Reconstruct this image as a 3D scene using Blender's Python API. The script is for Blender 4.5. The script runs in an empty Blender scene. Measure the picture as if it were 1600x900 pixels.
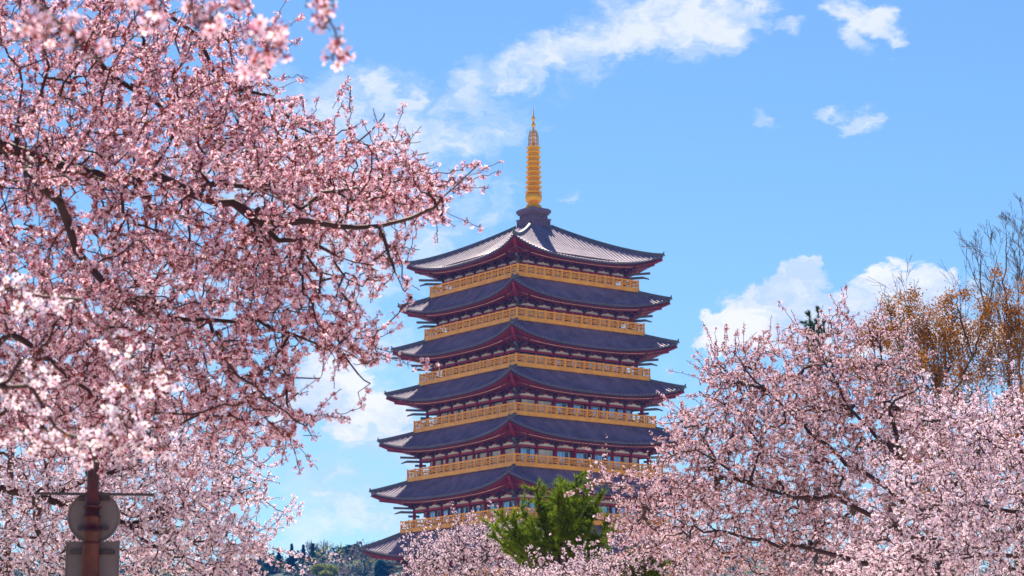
import bpy, math, random
import numpy as np
from mathutils import Vector
R = math.radians
rng = np.random.default_rng(11)
random.seed(5)
scene = bpy.context.scene
col = scene.collection

# ------------------------------------------------------------------ camera
EYE = 1.6; FPX = 3711.0; PITCH = R(10.833)
cam_d = bpy.data.cameras.new('camera'); cam = bpy.data.objects.new('camera', cam_d); col.objects.link(cam)
cam.location = (0, 0, EYE); cam.rotation_euler = (math.pi/2 + PITCH, 0, 0)
cam_d.sensor_width = 36; cam_d.lens = 36*FPX/1600
cam_d.clip_start = .1; cam_d.clip_end = 20000
cam_d.dof.use_dof = True; cam_d.dof.focus_distance = 48; cam_d.dof.aperture_fstop = 8.5
scene.camera = cam

# ------------------------------------------------------------------ light
SUN_EL = R(57); SUN_AZ = R(-11)            # behind the tower, a little to the left
w = bpy.data.worlds.new('World'); scene.world = w; w.use_nodes = True
sun_d = bpy.data.lights.new('sun', 'SUN'); sun = bpy.data.objects.new('sun', sun_d); col.objects.link(sun)
sun_d.energy = 5.0; sun_d.angle = R(.5); sun_d.color = (1, .89, .74)
sdir = Vector((math.sin(SUN_AZ)*math.cos(SUN_EL), math.cos(SUN_AZ)*math.cos(SUN_EL), math.sin(SUN_EL)))
sun.rotation_euler = sdir.to_track_quat('Z', 'Y').to_euler(); sun.location = (0, 0, 120)
scene.view_settings.view_transform = 'Standard'; scene.view_settings.look = 'None'
scene.view_settings.gamma = 1; scene.view_settings.use_curve_mapping = False
scene.view_settings.exposure = 1.2
SKY = .0535
HAZE = 0.00014
TINT = (.74, .97, 1.16, 1)

def ray(px, py):
    a = np.array([(px-800)/FPX, 1.0, -(py-450)/FPX])
    c, s = math.cos(PITCH), math.sin(PITCH)
    return np.array([a[0], a[1]*c - a[2]*s, a[1]*s + a[2]*c])
def at(px, py, d):                          # the point seen at px, py whose distance north is d metres
    r = ray(px, py); return np.array([0, 0, EYE]) + r*(d/r[1])

nt = w.node_tree; N = nt.nodes; L = nt.links; N.clear()
def wn(t, **k):
    n = N.new(t)
    for a, b in k.items(): setattr(n, a, b)
    return n
def wm(op, a, b=None, c=None):
    n = wn('ShaderNodeMath', operation=op)
    for i, v in enumerate((a, b, c)):
        if v is None: continue
        if isinstance(v, (int, float)): n.inputs[i].default_value = v
        else: L.new(v, n.inputs[i])
    return n.outputs[0]
def build_world():
    out = wn('ShaderNodeOutputWorld'); bg = wn('ShaderNodeBackground')
    sky = wn('ShaderNodeTexSky', sky_type='NISHITA', sun_disc=False)
    sky.sun_elevation = SUN_EL; sky.sun_rotation = SUN_AZ; sky.air_density = 1.0; sky.dust_density = .3; sky.ozone_density = 2.0
    hs = wn('ShaderNodeHueSaturation'); hs.inputs['Saturation'].default_value = 1.08; hs.inputs['Hue'].default_value = .497
    L.new(sky.outputs[0], hs.inputs['Color'])
    tc = wn('ShaderNodeTexCoord'); sp = wn('ShaderNodeSeparateXYZ'); L.new(tc.outputs['Generated'], sp.inputs[0])
    az = wm('ARCTAN2', sp.outputs[0], sp.outputs[1]); el = wm('ARCSINE', sp.outputs[2])
    uv = wn('ShaderNodeCombineXYZ'); L.new(az, uv.inputs[0]); L.new(el, uv.inputs[1])
    def noise(scale, detail, rough, sx=1, sy=1, off=0, dist=0.0):
        m = wn('ShaderNodeMapping'); L.new(uv.outputs[0], m.inputs[0])
        m.inputs['Scale'].default_value = (sx, sy, 1); m.inputs['Location'].default_value = (off, off*.7, off*.3)
        n = wn('ShaderNodeTexNoise'); n.inputs['Scale'].default_value = scale; n.inputs['Detail'].default_value = detail
        n.inputs['Roughness'].default_value = rough; n.inputs['Distortion'].default_value = dist
        L.new(m.outputs[0], n.inputs['Vector']); return n.outputs[0]
    def blobs(lst):
        acc = None
        for (px, py, rx, ry, rot, amp) in lst:
            r = ray(px, py); r = r/np.linalg.norm(r)
            a0 = math.atan2(r[0], r[1]); e0 = math.asin(r[2])
            m = wn('ShaderNodeMapping', vector_type='TEXTURE'); L.new(uv.outputs[0], m.inputs[0])
            m.inputs['Location'].default_value = (a0, e0, 0); m.inputs['Rotation'].default_value = (0, 0, R(rot))
            m.inputs['Scale'].default_value = (rx/FPX, ry/FPX, 1)
            l = wn('ShaderNodeVectorMath', operation='LENGTH'); L.new(m.outputs[0], l.inputs[0])
            mr = wn('ShaderNodeMapRange', interpolation_type='SMOOTHSTEP'); L.new(l.outputs['Value'], mr.inputs[0])
            mr.inputs[1].default_value = 0; mr.inputs[2].default_value = 1.35; mr.inputs[3].default_value = amp; mr.inputs[4].default_value = 0
            acc = mr.outputs[0] if acc is None else wm('MAXIMUM', acc, mr.outputs[0])
        return acc
    def wn2(scale, off):
        m = wn('ShaderNodeMapping'); L.new(uv.outputs[0], m.inputs[0]); m.inputs['Location'].default_value = (off, off, off); m.inputs['Scale'].default_value = (.75, 1.3, 1)
        n = wn('ShaderNodeTexNoise'); n.inputs['Scale'].default_value = scale; n.inputs['Detail'].default_value = 7; n.inputs['Roughness'].default_value = .62; L.new(m.outputs[0], n.inputs['Vector'])
        v = wn('ShaderNodeVectorMath', operation='SUBTRACT'); L.new(n.outputs[1], v.inputs[0]); v.inputs[1].default_value = (.5, .5, .5); return v.outputs[0]
    uv0 = uv; a1 = wn('ShaderNodeVectorMath', operation='MULTIPLY_ADD'); L.new(wn2(70, 3), a1.inputs[0]); a1.inputs[1].default_value = (.034, .026, 0); L.new(uv0.outputs[0], a1.inputs[2])
    uv = a1                                     # the outlines of the clouds are frayed by this shift
    soft = blobs([(560, 150, 220, 70, 3, .72), (640, 215, 260, 70, 6, .62), (820, 100, 160, 60, 22, 1.1), (960, 50, 190, 60, 14, 1.0), (1110, 35, 130, 60, 20, 1.2),
                  (740, 150, 150, 50, 20, .75), (900, 110, 120, 70, 25, .55), (500, 330, 280, 220, 0, .68), (690, 330, 190, 150, 0, .5), (860, 640, 300, 160, 0, .42), (540, 480, 170, 150, 0, .62), (560, 790, 200, 90, 0, .6), (500, 600, 190, 70, -25, .75),
                  (600, 680, 170, 70, -15, .72), (470, 740, 190, 70, 0, .62), (620, 560, 60, 20, 0, .3), (300, 500, 300, 300, 0, .5), (540, 520, 160, 120, 0, .42),
                  (1185, 185, 46, 26, -50, .66), (1295, 188, 42, 18, -8, .78), (1345, 196, 44, 26, 20, .76), (886, 308, 34, 13, 20, .68),
                  (1235, 42, 36, 20, -10, .72), (1325, 26, 56, 28, -25, .98), (1374, 38, 62, 28, -35, 1.02), (1398, 62, 30, 20, -30, .85), (1348, 58, 22, 34, 0, .72), (500, 830, 200, 60, 0, .5), (1540, 470, 60, 40, 0, .4)])
    # heaped clouds
    heap = blobs([
                  (1140, 515, 80, 34, 12, 1.0), (1215, 470, 105, 62, 25, 1.25), (1250, 430, 62, 42, 0, 1.2), (1290, 480, 110, 55, 0, 1.1),
                  (1400, 470, 120, 56, 0, 1.25), (1335, 498, 220, 62, 0, 1.55), (1345, 478, 70, 40, 0, 1.35), (1180, 500, 90, 40, 15, 1.1), (1440, 446, 72, 46, -20, 1.25), (1380, 520, 200, 50, 0, 1.0), (1110, 535, 50, 20, 0, .9),
                  (1530, 540, 90, 50, 0, .8), (530, 635, 110, 65, -20, 1.0), (600, 650, 80, 50, -30, .95), (510, 580, 80, 50, -10, 1.0), (470, 650, 90, 60, 0, .8), (640, 690, 70, 40, 0, .7)])
    ns = noise(20, 8, .58, .8, 1.5, 3.1, .25); nh = noise(34, 9, .56, 1, 1.15, 7.7, .1); nl = noise(9, 3, .5, 1, 1, 1.3); nh2 = noise(75, 6, .6, 1, 1.3, 4.4)
    s1 = wm('MULTIPLY_ADD', wm('SUBTRACT', ns, .5), 1.5, soft); s1 = wm('MULTIPLY_ADD', wm('SUBTRACT', nh2, .5), 1.05, s1); s1 = wm('MULTIPLY_ADD', wm('SUBTRACT', nh, .5), .7, s1)
    sa = wn('ShaderNodeMapRange', interpolation_type='SMOOTHSTEP'); L.new(s1, sa.inputs[0])
    sa.inputs[1].default_value = .12; sa.inputs[2].default_value = 1.05; sa.inputs[4].default_value = .76
    gate = wn('ShaderNodeMapRange'); L.new(soft, gate.inputs[0]); gate.inputs[1].default_value = 0; gate.inputs[2].default_value = .25
    sA = wm('MULTIPLY', sa.outputs[0], gate.outputs[0])
    h1 = wm('MULTIPLY_ADD', wm('SUBTRACT', nh, .5), 1.35, heap)
    h1 = wm('MULTIPLY_ADD', wm('SUBTRACT', nh2, .5), .9, h1)
    ha = wn('ShaderNodeMapRange', interpolation_type='SMOOTHSTEP'); L.new(h1, ha.inputs[0])
    ha.inputs[1].default_value = .36; ha.inputs[2].default_value = .66; ha.inputs[4].default_value = .93
    gate2 = wn('ShaderNodeMapRange'); L.new(heap, gate2.inputs[0]); gate2.inputs[1].default_value = 0; gate2.inputs[2].default_value = .2
    hA = wm('MULTIPLY', ha.outputs[0], gate2.outputs[0])
    # generic small clouds over the rest of the dome
    gen = wn('ShaderNodeMapRange', interpolation_type='SMOOTHSTEP'); L.new(noise(3.2, 8, .55, 1, 2.2, 9), gen.inputs[0])
    gen.inputs[1].default_value = .56; gen.inputs[2].default_value = .8; gen.inputs[4].default_value = .8
    absaz = wm('ABSOLUTE', az); away = wn('ShaderNodeMapRange', interpolation_type='SMOOTHSTEP'); L.new(absaz, away.inputs[0])
    away.inputs[1].default_value = .24; away.inputs[2].default_value = .6
    hi = wn('ShaderNodeMapRange', interpolation_type='SMOOTHSTEP'); L.new(el, hi.inputs[0]); hi.inputs[1].default_value = .33; hi.inputs[2].default_value = .6
    gA = wm('MULTIPLY', gen.outputs[0], wm('MAXIMUM', away.outputs[0], hi.outputs[0]))
    shade = wn('ShaderNodeMapRange'); L.new(wm('ADD', wm('ADD', nl, wm('MULTIPLY', wm('SUBTRACT', nh, .5), 1.1)), wm('MULTIPLY', wm('SUBTRACT', nh2, .5), .6)), shade.inputs[0])
    shade.inputs[1].default_value = .26; shade.inputs[2].default_value = .52
    cc = wn('ShaderNodeMix', data_type='RGBA'); L.new(shade.outputs[0], cc.inputs[0])
    K = .455/SKY
    cc.inputs[6].default_value = (.60*K, .75*K, 1.05*K, 1); cc.inputs[7].default_value = (1.0*K, 1.0*K, 1.08*K, 1)
    tot = wm('MAXIMUM', wm('MAXIMUM', sA, hA), gA)
    mx = wn('ShaderNodeMix', data_type='RGBA'); L.new(tot, mx.inputs[0])
    tint = wn('ShaderNodeMix', data_type='RGBA', blend_type='MULTIPLY'); tint.inputs[0].default_value = 1
    tint.inputs[7].default_value = TINT; L.new(hs.outputs[0], tint.inputs[6])
    L.new(tint.outputs[2], mx.inputs[6]); L.new(cc.outputs[2], mx.inputs[7])
    L.new(mx.outputs[2], bg.inputs[0]); bg.inputs[1].default_value = SKY; L.new(bg.outputs[0], out.inputs[0])
build_world()

# ------------------------------------------------------------------ helpers
def tag(o, label=None, cat=None, group=None, kind=None):
    if label: o['label'] = label
    if cat: o['category'] = cat
    if group: o['group'] = group
    if kind: o['kind'] = kind
    return o
def empty(name, loc=(0, 0, 0), rz=0):
    o = bpy.data.objects.new(name, None); col.objects.link(o); o.location = loc; o.rotation_euler = (0, 0, rz); return o

def mat(name, c, rough=.6, var=0, vscale=3, metal=0, bump=0, bscale=20, spec=.5, c2=None, coords='Object'):
    m = bpy.data.materials.new(name); m.use_nodes = True; n = m.node_tree.nodes; l = m.node_tree.links
    p = n['Principled BSDF']; p.inputs['Roughness'].default_value = rough; p.inputs['Metallic'].default_value = metal
    p.inputs['Specular IOR Level'].default_value = spec; p.inputs['Base Color'].default_value = (*c, 1)
    tc = n.new('ShaderNodeTexCoord')
    if var or c2:
        no = n.new('ShaderNodeTexNoise'); no.inputs['Scale'].default_value = vscale; no.inputs['Detail'].default_value = 6
        l.new(tc.outputs[coords], no.inputs['Vector'])
        cr = n.new('ShaderNodeValToRGB'); cr.color_ramp.elements[0].position = .3; cr.color_ramp.elements[1].position = .7
        a = tuple(x*(1-var) for x in c); b = c2 if c2 else tuple(min(1, x*(1+var)) for x in c)
        cr.color_ramp.elements[0].color = (*a, 1); cr.color_ramp.elements[1].color = (*b, 1)
        l.new(no.outputs[0], cr.inputs[0]); l.new(cr.outputs[0], p.inputs['Base Color'])
    if bump:
        nb = n.new('ShaderNodeTexNoise'); nb.inputs['Scale'].default_value = bscale; nb.inputs['Detail'].default_value = 4
        l.new(tc.outputs[coords], nb.inputs['Vector']); bp = n.new('ShaderNodeBump'); bp.inputs['Strength'].default_value = bump
        l.new(nb.outputs[0], bp.inputs['Height']); l.new(bp.outputs[0], p.inputs['Normal'])
    return m

def leafmat(name, cols, trans=.5, tcol=None):
    """thin petal or leaf: part reflects, part lets light through; tint varies from piece to piece"""
    m = bpy.data.materials.new(name); m.use_nodes = True; n = m.node_tree.nodes; l = m.node_tree.links; n.clear()
    o = n.new('ShaderNodeOutputMaterial'); mx = n.new('ShaderNodeMixShader'); mx.inputs[0].default_value = trans
    d = n.new('ShaderNodeBsdfDiffuse'); t = n.new('ShaderNodeBsdfTranslucent'); g = n.new('ShaderNodeNewGeometry')
    cr = n.new('ShaderNodeValToRGB'); cr.color_ramp.interpolation = 'LINEAR'
    e = cr.color_ramp.elements
    while len(e) < len(cols): e.new(.5)
    for i, c in enumerate(cols): e[i].position = i/(len(cols)-1); e[i].color = (*c, 1)
    l.new(g.outputs['Random Per Island'], cr.inputs[0]); l.new(cr.outputs[0], d.inputs[0])
    if tcol:
        mm = n.new('ShaderNodeMix'); mm.data_type = 'RGBA'; mm.blend_type = 'MULTIPLY'; mm.inputs[0].default_value = 1
        mm.inputs[7].default_value = (*tcol, 1); l.new(cr.outputs[0], mm.inputs[6]); l.new(mm.outputs[2], t.inputs[0])
    else: l.new(cr.outputs[0], t.inputs[0])
    l.new(d.outputs[0], mx.inputs[1]); l.new(t.outputs[0], mx.inputs[2]); l.new(mx.outputs[0], o.inputs[0])
    return m

M = dict(
    tile=mat('roof_tile', (.215, .145, .225), .62, .30, .7, bump=.15),
    ridge=mat('ridge_tile', (.09, .09, .11), .6, .2, 2),
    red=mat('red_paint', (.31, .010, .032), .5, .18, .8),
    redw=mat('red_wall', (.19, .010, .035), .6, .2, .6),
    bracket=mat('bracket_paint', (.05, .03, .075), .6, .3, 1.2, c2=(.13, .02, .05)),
    gold=mat('gold_paint', (1, .37, .006), .34, .22, .9, spec=.6),
    lattice=mat('gold_lattice', (1, .35, .006), .42, .25, 1.3, spec=.5),
    goldm=mat('gilded_metal', (.95, .44, .02), .30, .08, 2, metal=.35),
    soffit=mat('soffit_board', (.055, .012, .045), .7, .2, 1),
    backing=mat('balcony_backing', (.55, .17, .02), .7, .2, 1),
    plaster=mat('white_plaster', (.62, .60, .62), .7, .06, 1),
    trim=mat('pale_trim', (.62, .42, .36), .6),
    glass=mat('blue_glass', (.30, .46, .62), .12, .12, .8, metal=.75),
    blind_sky=mat('white_blind_sky', (.85, .84, .80), .5, .05, 1),  # white blinds; also stands in for bright sky through some left-face windows
    frame=mat('window_frame', (.62, .58, .55), .5),
    dark=mat('dark_recess', (.03, .02, .03), .8),
    stone=mat('granite', (.42, .40, .37), .7, .12, 2, bump=.2),
    base=mat('spire_base_tile', (.17, .10, .17), .6, .2, 1.5),
    bark=mat('cherry_bark', (.040, .013, .016), .75, .45, 9, bump=.5, bscale=40),
    barkfar=mat('grey_brown_bark', (.075, .05, .05), .8, .4, 6, bump=.4),
    postred=mat('weathered_red_metal', (.040, .004, .008), .5, .45, 7, c2=(.095, .011, .015), bump=.25, bscale=60, spec=.35),
    plate=mat('grey_sign_back', (.155, .118, .130), .6, .10, 5, spec=.25),
    platedark=mat('dark_steel', (.045, .025, .035), .5, .2, 10),
)
def finish(me, mats, smooth=False):
    for m in mats: me.materials.append(m)
    if smooth: me.polygons.foreach_set('use_smooth', [True]*len(me.polygons))
    me.update()

def npmesh(name, V, F, mats, parent=None, mi=None, smooth=False):
    """V (n,3), F (m,k) with k=3 or 4"""
    me = bpy.data.meshes.new(name); V = np.asarray(V, np.float32); F = np.asarray(F, np.int32); k = F.shape[1]
    me.vertices.add(len(V)); me.vertices.foreach_set('co', V.ravel())
    me.loops.add(F.size); me.loops.foreach_set('vertex_index', F.ravel())
    me.polygons.add(len(F)); me.polygons.foreach_set('loop_start', np.arange(0, F.size, k, dtype=np.int32))
    me.polygons.foreach_set('loop_total', np.full(len(F), k, np.int32))
    for m in mats: me.materials.append(m)
    if mi is not None: me.polygons.foreach_set('material_index', np.asarray(mi, np.int32))
    if smooth: me.polygons.foreach_set('use_smooth', np.ones(len(F), bool))
    me.update(calc_edges=True); me.validate()
    o = bpy.data.objects.new(name, me); col.objects.link(o); o.parent = parent
    return o

class MB:
    """gathers boxes, bars, strips and lathed shapes into one mesh"""
    def __init__(s): s.v = []; s.f = []; s.m = []
    def add(s, vs, fs, mi=0):
        b = len(s.v); s.v += [tuple(map(float, p)) for p in vs]; s.f += [tuple(b+i for i in f) for f in fs]; s.m += [mi]*len(fs)
    def box(s, x0, x1, y0, y1, z0, z1, mi=0):
        x0, x1 = min(x0, x1), max(x0, x1); y0, y1 = min(y0, y1), max(y0, y1)
        s.add([(x0, y0, z0), (x1, y0, z0), (x1, y1, z0), (x0, y1, z0), (x0, y0, z1), (x1, y0, z1), (x1, y1, z1), (x0, y1, z1)],
              [(0, 3, 2, 1), (4, 5, 6, 7), (0, 1, 5, 4), (1, 2, 6, 5), (2, 3, 7, 6), (3, 0, 4, 7)], mi)
    def bar(s, a, b, w, h, mi=0, w2=None, h2=None):
        a = Vector(a); b = Vector(b); d = (b-a).normalized(); up = Vector((0, 0, 1))
        if abs(d.z) > .98: up = Vector((0, 1, 0))
        sx = d.cross(up).normalized(); sz = sx.cross(d).normalized(); w2 = w2 or w; h2 = h2 or h
        vs = []
        for p, ww, hh in ((a, w, h), (b, w2, h2)):
            for i, j in ((-1, -1), (1, -1), (1, 1), (-1, 1)): vs.append(p + sx*(i*ww/2) + sz*(j*hh/2))
        s.add(vs, [(0, 1, 2, 3), (7, 6, 5, 4), (0, 4, 5, 1), (1, 5, 6, 2), (2, 6, 7, 3), (3, 7, 4, 0)], mi)
    def lathe(s, prof, n=24, c=(0, 0), mi=0):
        b = len(s.v)
        for r, z in prof:
            for k in range(n):
                a = 2*math.pi*k/n; s.v.append((c[0]+r*math.cos(a), c[1]+r*math.sin(a), z))
        for i in range(len(prof)-1):
            for k in range(n):
                s.f.append((b+i*n+k, b+i*n+(k+1) % n, b+(i+1)*n+(k+1) % n, b+(i+1)*n+k)); s.m.append(mi)
        s.f.append(tuple(b+k for k in range(n))[::-1]); s.m.append(mi)
        s.f.append(tuple(b+(len(prof)-1)*n+k for k in range(n))); s.m.append(mi)
    def build(s, name, mats, parent=None, smooth=False):
        me = bpy.data.meshes.new(name); me.from_pydata(s.v, [], s.f)
        if not isinstance(mats, (list, tuple)): mats = [mats]
        me.polygons.foreach_set('material_index', s.m); finish(me, mats, smooth)
        o = bpy.data.objects.new(name, me); col.objects.link(o); o.parent = parent; return o

# ------------------------------------------------------------------ ground and hills
gm = mat('ground_cover', (.30, .27, .19), .9, .25, .03, coords='Object', c2=(.42, .36, .27))
g = MB(); g.box(-6000, 6000, -3000, 9000, -.5, 0); g.build('ground', gm)['kind'] = 'structure'
pm = mat('pale_paving', (.50, .45, .38), .85, .1, .5, bump=.1)
g = MB(); g.box(-5.2, 12, -30, 300, -.1, .012); g.build('path', pm)['kind'] = 'structure'
pl = MB(); pl.box(-45, 52, 296, 372, 0, .14); pl.build('plaza', pm)['kind'] = 'structure'

def hillz(x, y):
    s = np.clip((y-520)/200, 0, 1); s = s*s*(3-2*s)
    b = 50 + 3.0*np.sin(x/70+.6) + 2.0*np.sin(x/31+1.5) + 6*np.sin(x/170+2)
    return s*b*(1 + .0*y) - .2
xs = np.linspace(-520, 620, 90); ys = np.linspace(500, 1000, 40)
X, Y = np.meshgrid(xs, ys, indexing='ij'); Z = hillz(X, Y)
idx = np.arange(X.size).reshape(X.shape)
F = np.stack([idx[:-1, :-1], idx[1:, :-1], idx[1:, 1:], idx[:-1, 1:]], -1).reshape(-1, 4)
hm = mat('hill_floor', (.02, .045, .04), .95, .3, .05)
npmesh('hill', np.stack([X, Y, Z], -1).reshape(-1, 3), F, [hm], smooth=True)['kind'] = 'structure'

# ------------------------------------------------------------------ pagoda
TH = R(36.12); pag = empty('pagoda', (3.07, 330, 0), TH)
tag(pag, 'tall square red pagoda tower with golden balconies, dark tiled roofs and a gold spire', 'pagoda')
RH = [10.6, 11.12, 11.62, 12.15, 12.78, 13.4, 14.1]           # balcony half widths, top first
RZ = [63.65, 57.48, 51.08, 44.4, 37.5, 30.3, 22.4]            # undersides of the gold bands
TIP = [13.0, 13.7, 14.35, 14.98, 15.66, 16.42, 17.2, 18.1]    # eave corners, roof 0 is the top one
TZ = [68.75, 62.5, 56.3, 49.95, 43.25, 36.15, 28.3, 20.2]

def quad4(fn, mb):
    """run fn(P) for the four sides; P maps (along, outward, z) of a side to pagoda coordinates"""
    for k in range(4):
        c, s = round(math.cos(k*math.pi/2)), round(math.sin(k*math.pi/2))
        fn(lambda a, o, z, c=c, s=s: (a*c + o*s, a*s - o*c, z), k)

def roof(k):
    et, zt = TIP[k], TZ[k]; em = et - .75; top = k == 0
    lift = 1.75 if not top else 1.9
    zm = zt - lift
    ri, zi = (1.75, 73.45) if top else (RH[k-1] - .35, RZ[k-1] - .02)
    pw = 1.3 if top else 1.2
    eav = lambda x: em + (et-em)*abs(x/et)**4
    ez = lambda x: zm + lift*abs(x/et)**2.7
    def hip(d):
        s_ = min(1, max(0, (d-ri)/(et-ri))); return zi + (zt-zi)*(1-(1-s_)**(1.45 if top else 1.15))
    def zf(x, d):
        e = eav(x); d0 = max(abs(x), ri); h0 = hip(d0)
        if e-d0 < 1e-3: return min(h0, ez(x)) if abs(x) < et*.98 else ez(x)
        t = min(1, max(0, (d-d0)/(e-d0))); return h0 + (ez(x)-h0)*(1-(1-t)**pw)
    mb = MB(); rb = MB(); ra = MB(); fb = MB()
    nx = 60
    def side(P, kk):
        xs = [et*math.sin(math.pi/2*(-1+2*i/nx)) if False else et*(-1+2*i/nx) for i in range(nx+1)]
        nt_ = 10 if top else 7
        vs = []; ft = []
        for x in xs:
            d0 = min(max(abs(x), ri), eav(x))
            for j in range(nt_+1):
                d = d0 + (eav(x)-d0)*j/nt_; vs.append(P(x, d, zf(x, d)))
        for i in range(nx):
            for j in range(nt_):
                a = i*(nt_+1)+j; ft.append((a, a+1, a+nt_+2, a+nt_+1))
        mb.add(vs, ft)
        # round tile rows
        sp = .54; n = int(et/sp)
        for i in range(-n, n+1):
            x = i*sp; d0 = max(abs(x), ri); e = eav(x)+.06
            if e-d0 < .15: continue
            m_ = 8 if top else 5; b = len(mb.v); cs = [(-.14, 0), (-.10, .10), (0, .14), (.10, .10), (.14, 0)]
            for j in range(m_+1):
                d = d0+(e-d0)*j/m_; z = zf(x, d)
                for cx_, cz in cs: mb.v.append(P(x+cx_, d, z+cz-.005))
            for j in range(m_):
                for q in range(4): mb.f.append((b+j*5+q, b+(j+1)*5+q, b+(j+1)*5+q+1, b+j*5+q+1)); mb.m.append(0)
            mb.f.append(tuple(b+m_*5+q for q in range(5))); mb.m.append(0)
        # eave boards under the tiles, then two rows of rafters on a soffit
        wall_in = (RH[k-1] if not top else 9.2) - 1.3 if not top else 9.1
        zs_in = zm + .35
        sof = lambda x, d: ez(x) - .42 + (zs_in - ez(x) + .42)*min(1, max(0, (eav(x)-d)/(eav(x)-wall_in)))**1.1 if eav(x) > wall_in else ez(x)-.42
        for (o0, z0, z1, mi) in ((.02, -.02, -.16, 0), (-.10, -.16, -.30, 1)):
            vs = []; ft = []
            for x in xs:
                xx = x*(eav(x)+o0)/eav(x)
                vs += [P(xx, eav(x)+o0, ez(x)+z0), P(xx, eav(x)+o0, ez(x)+z1), P(xx, eav(x)+o0-.25, ez(x)+z1)]
            for i in range(nx):
                a = i*3; ft += [(a, a+3, a+4, a+1), (a+1, a+4, a+5, a+2)]
            fb.add(vs, ft, mi)
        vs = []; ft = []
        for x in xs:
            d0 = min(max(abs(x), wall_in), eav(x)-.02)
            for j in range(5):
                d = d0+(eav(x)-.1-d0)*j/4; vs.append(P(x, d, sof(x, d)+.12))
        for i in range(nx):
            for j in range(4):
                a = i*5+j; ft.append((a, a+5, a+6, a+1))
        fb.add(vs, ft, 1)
        sp = .36; n = int((et-.35)/sp)
        for i in range(-n, n+1):
            x = i*sp; e = eav(x)
            d1 = e-.02; d0 = max(e-1.5, abs(x)+.05)
            if d1-d0 > .1: ra.bar(P(x, d0, sof(x, d0)-.02), P(x, d1, sof(x, d1)+.0), .15, .17)
            d1 = e-1.25; d0 = max(wall_in, abs(x)+.05)
            if d1-d0 > .1: ra.bar(P(x, d0, sof(x, d0)-.24), P(x, d1, sof(x, d1)-.24), .17, .18)
        # pale trim where the two rows meet, purlins
        pr = []
        for i in range(-24, 25):
            x = (em-1.4)*i/24; d = min(eav(x)-1.22, em-1.1); pr.append((x*(d/(em-1.4)) if False else x, max(d, abs(x)), sof(x, max(d, abs(x)))-.12))
        for a, b_ in zip(pr, pr[1:]): ra.bar(P(*a), P(*b_), .05, .10, 1)
    quad4(side, mb)
    ro = mb.build('roof', M['tile'], pag); ro['label'] = 'sunlit grey tiled top roof' if top else 'dark tiled eave roof'
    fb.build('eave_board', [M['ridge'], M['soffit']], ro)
    ra.build('rafters', [M['redw'], M['trim']], ro)
    # hip ridges with an upturned end
    for k4 in range(4):
        c, s = round(math.cos(k4*math.pi/2)), round(math.sin(k4*math.pi/2))
        P = lambda a, o, z: (a*c+o*s, a*s-o*c, z)
        rg = MB(); pts = []
        n = 14
        for j in range(n+1):
            d = ri+(et-ri)*j/n; pts.append((d, zf(d, d)+.16))
        pts.append((et+.12, pts[-1][1]+.12))
        for (a, za), (b_, zb) in zip(pts, pts[1:]): rg.bar(P(-a, a, za), P(-b_, b_, zb+.0), .34, .42)
        rg.bar(P(-et-.02, et+.02, zt+.2), P(-et-.10, et+.10, zt+.62), .24, .24, 0, .12, .12)
        pass
        rg.build('ridge', M['ridge'], ro)
        hb = MB(); wi = (9.1 if top else RH[k-1]-1.3)
        hb.bar(P(-wi, wi, zm-.05), P(-et+.9, et-.9, zt-1.1), .42, .5); hb.bar(P(-et+1.1, et-1.1, zt-1.05), P(-et+.05, et-.05, zt-.45), .34, .36)
        # bracket arm reaching out below the corner
        hb.bar(P(-wi+.2, wi-.2, zm-1.2), P(-wi-1.9, wi+1.9, zm-1.1), .3, .32, 1); hb.bar(P(-wi-1.9, wi+1.9, zm-1.1), P(-wi-2.5, wi+2.5, zm-1.35), .26, .28, 1, .12, .14)
        hb.bar(P(-wi, wi, zm-1.75), P(-wi-1.1, wi+1.1, zm-1.7), .28, .3, 1); hb.bar(P(-wi, wi, zm-.65), P(-wi-2.6, wi+2.6, zm-.5), .3, .3, 1)
        hb.build('corner_beam', [M['redw'], M['ridge']], ro)
    return zm

ZM = [roof(k) for k in range(8)]

def bracket_mb(sx, lat=1.0):
    """a cluster of stepped arms; local: x along the wall, y outward, z=0 at the top beam"""
    m = MB()
    m.box(-.26, .26, -.02, .34, .0, .24)
    m.box(-.95, .95, .04, .26, .20, .48); m.box(-.12, .12, .04, .95, .26, .46)
    for x in (-.55, 0, .55): m.box(x-.13, x+.13, .02, .3, .44, .58)
    m.box(-.14, .14, .75, 1.0, .46, .60)
    m.box(-1.05, 1.05, .05, .25, .58, .82); m.box(-.7, .7, .78, .98, .60, .78); m.box(-.12, .12, .2, 1.75, .62, .82)
    for x in (-.78, -.26, .26, .78): m.box(x-.12, x+.12, .03, .27, .80, .94)
    for x in (-.6, 0, .6): m.box(x-.12, x+.12, .76, 1.0, .78, .92)
    m.box(-.14, .14, 1.5, 1.78, .82, .94)
    m.box(-.9, .9, 1.52, 1.72, .94, 1.12); m.box(-.11, .11, .2, 2.45, .96, 1.14)
    m.box(-.12, .12, 2.2, 2.44, 1.14, 1.28)
    return m
PROTO = {}
def place(proto, name, parent, loc, rz, scale=(1, 1, 1)):
    o = bpy.data.objects.new(name, proto); col.objects.link(o); o.parent = parent; o.location = loc; o.rotation_euler = (0, 0, rz); o.scale = scale; return o
def mesh_of(mb, name, mats):
    me = bpy.data.meshes.new(name); me.from_pydata(mb.v, [], mb.f); me.polygons.foreach_set('material_index', mb.m); finish(me, mats); return me
bme = mesh_of(bracket_mb(1), 'bracket', [M['bracket']])

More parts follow.
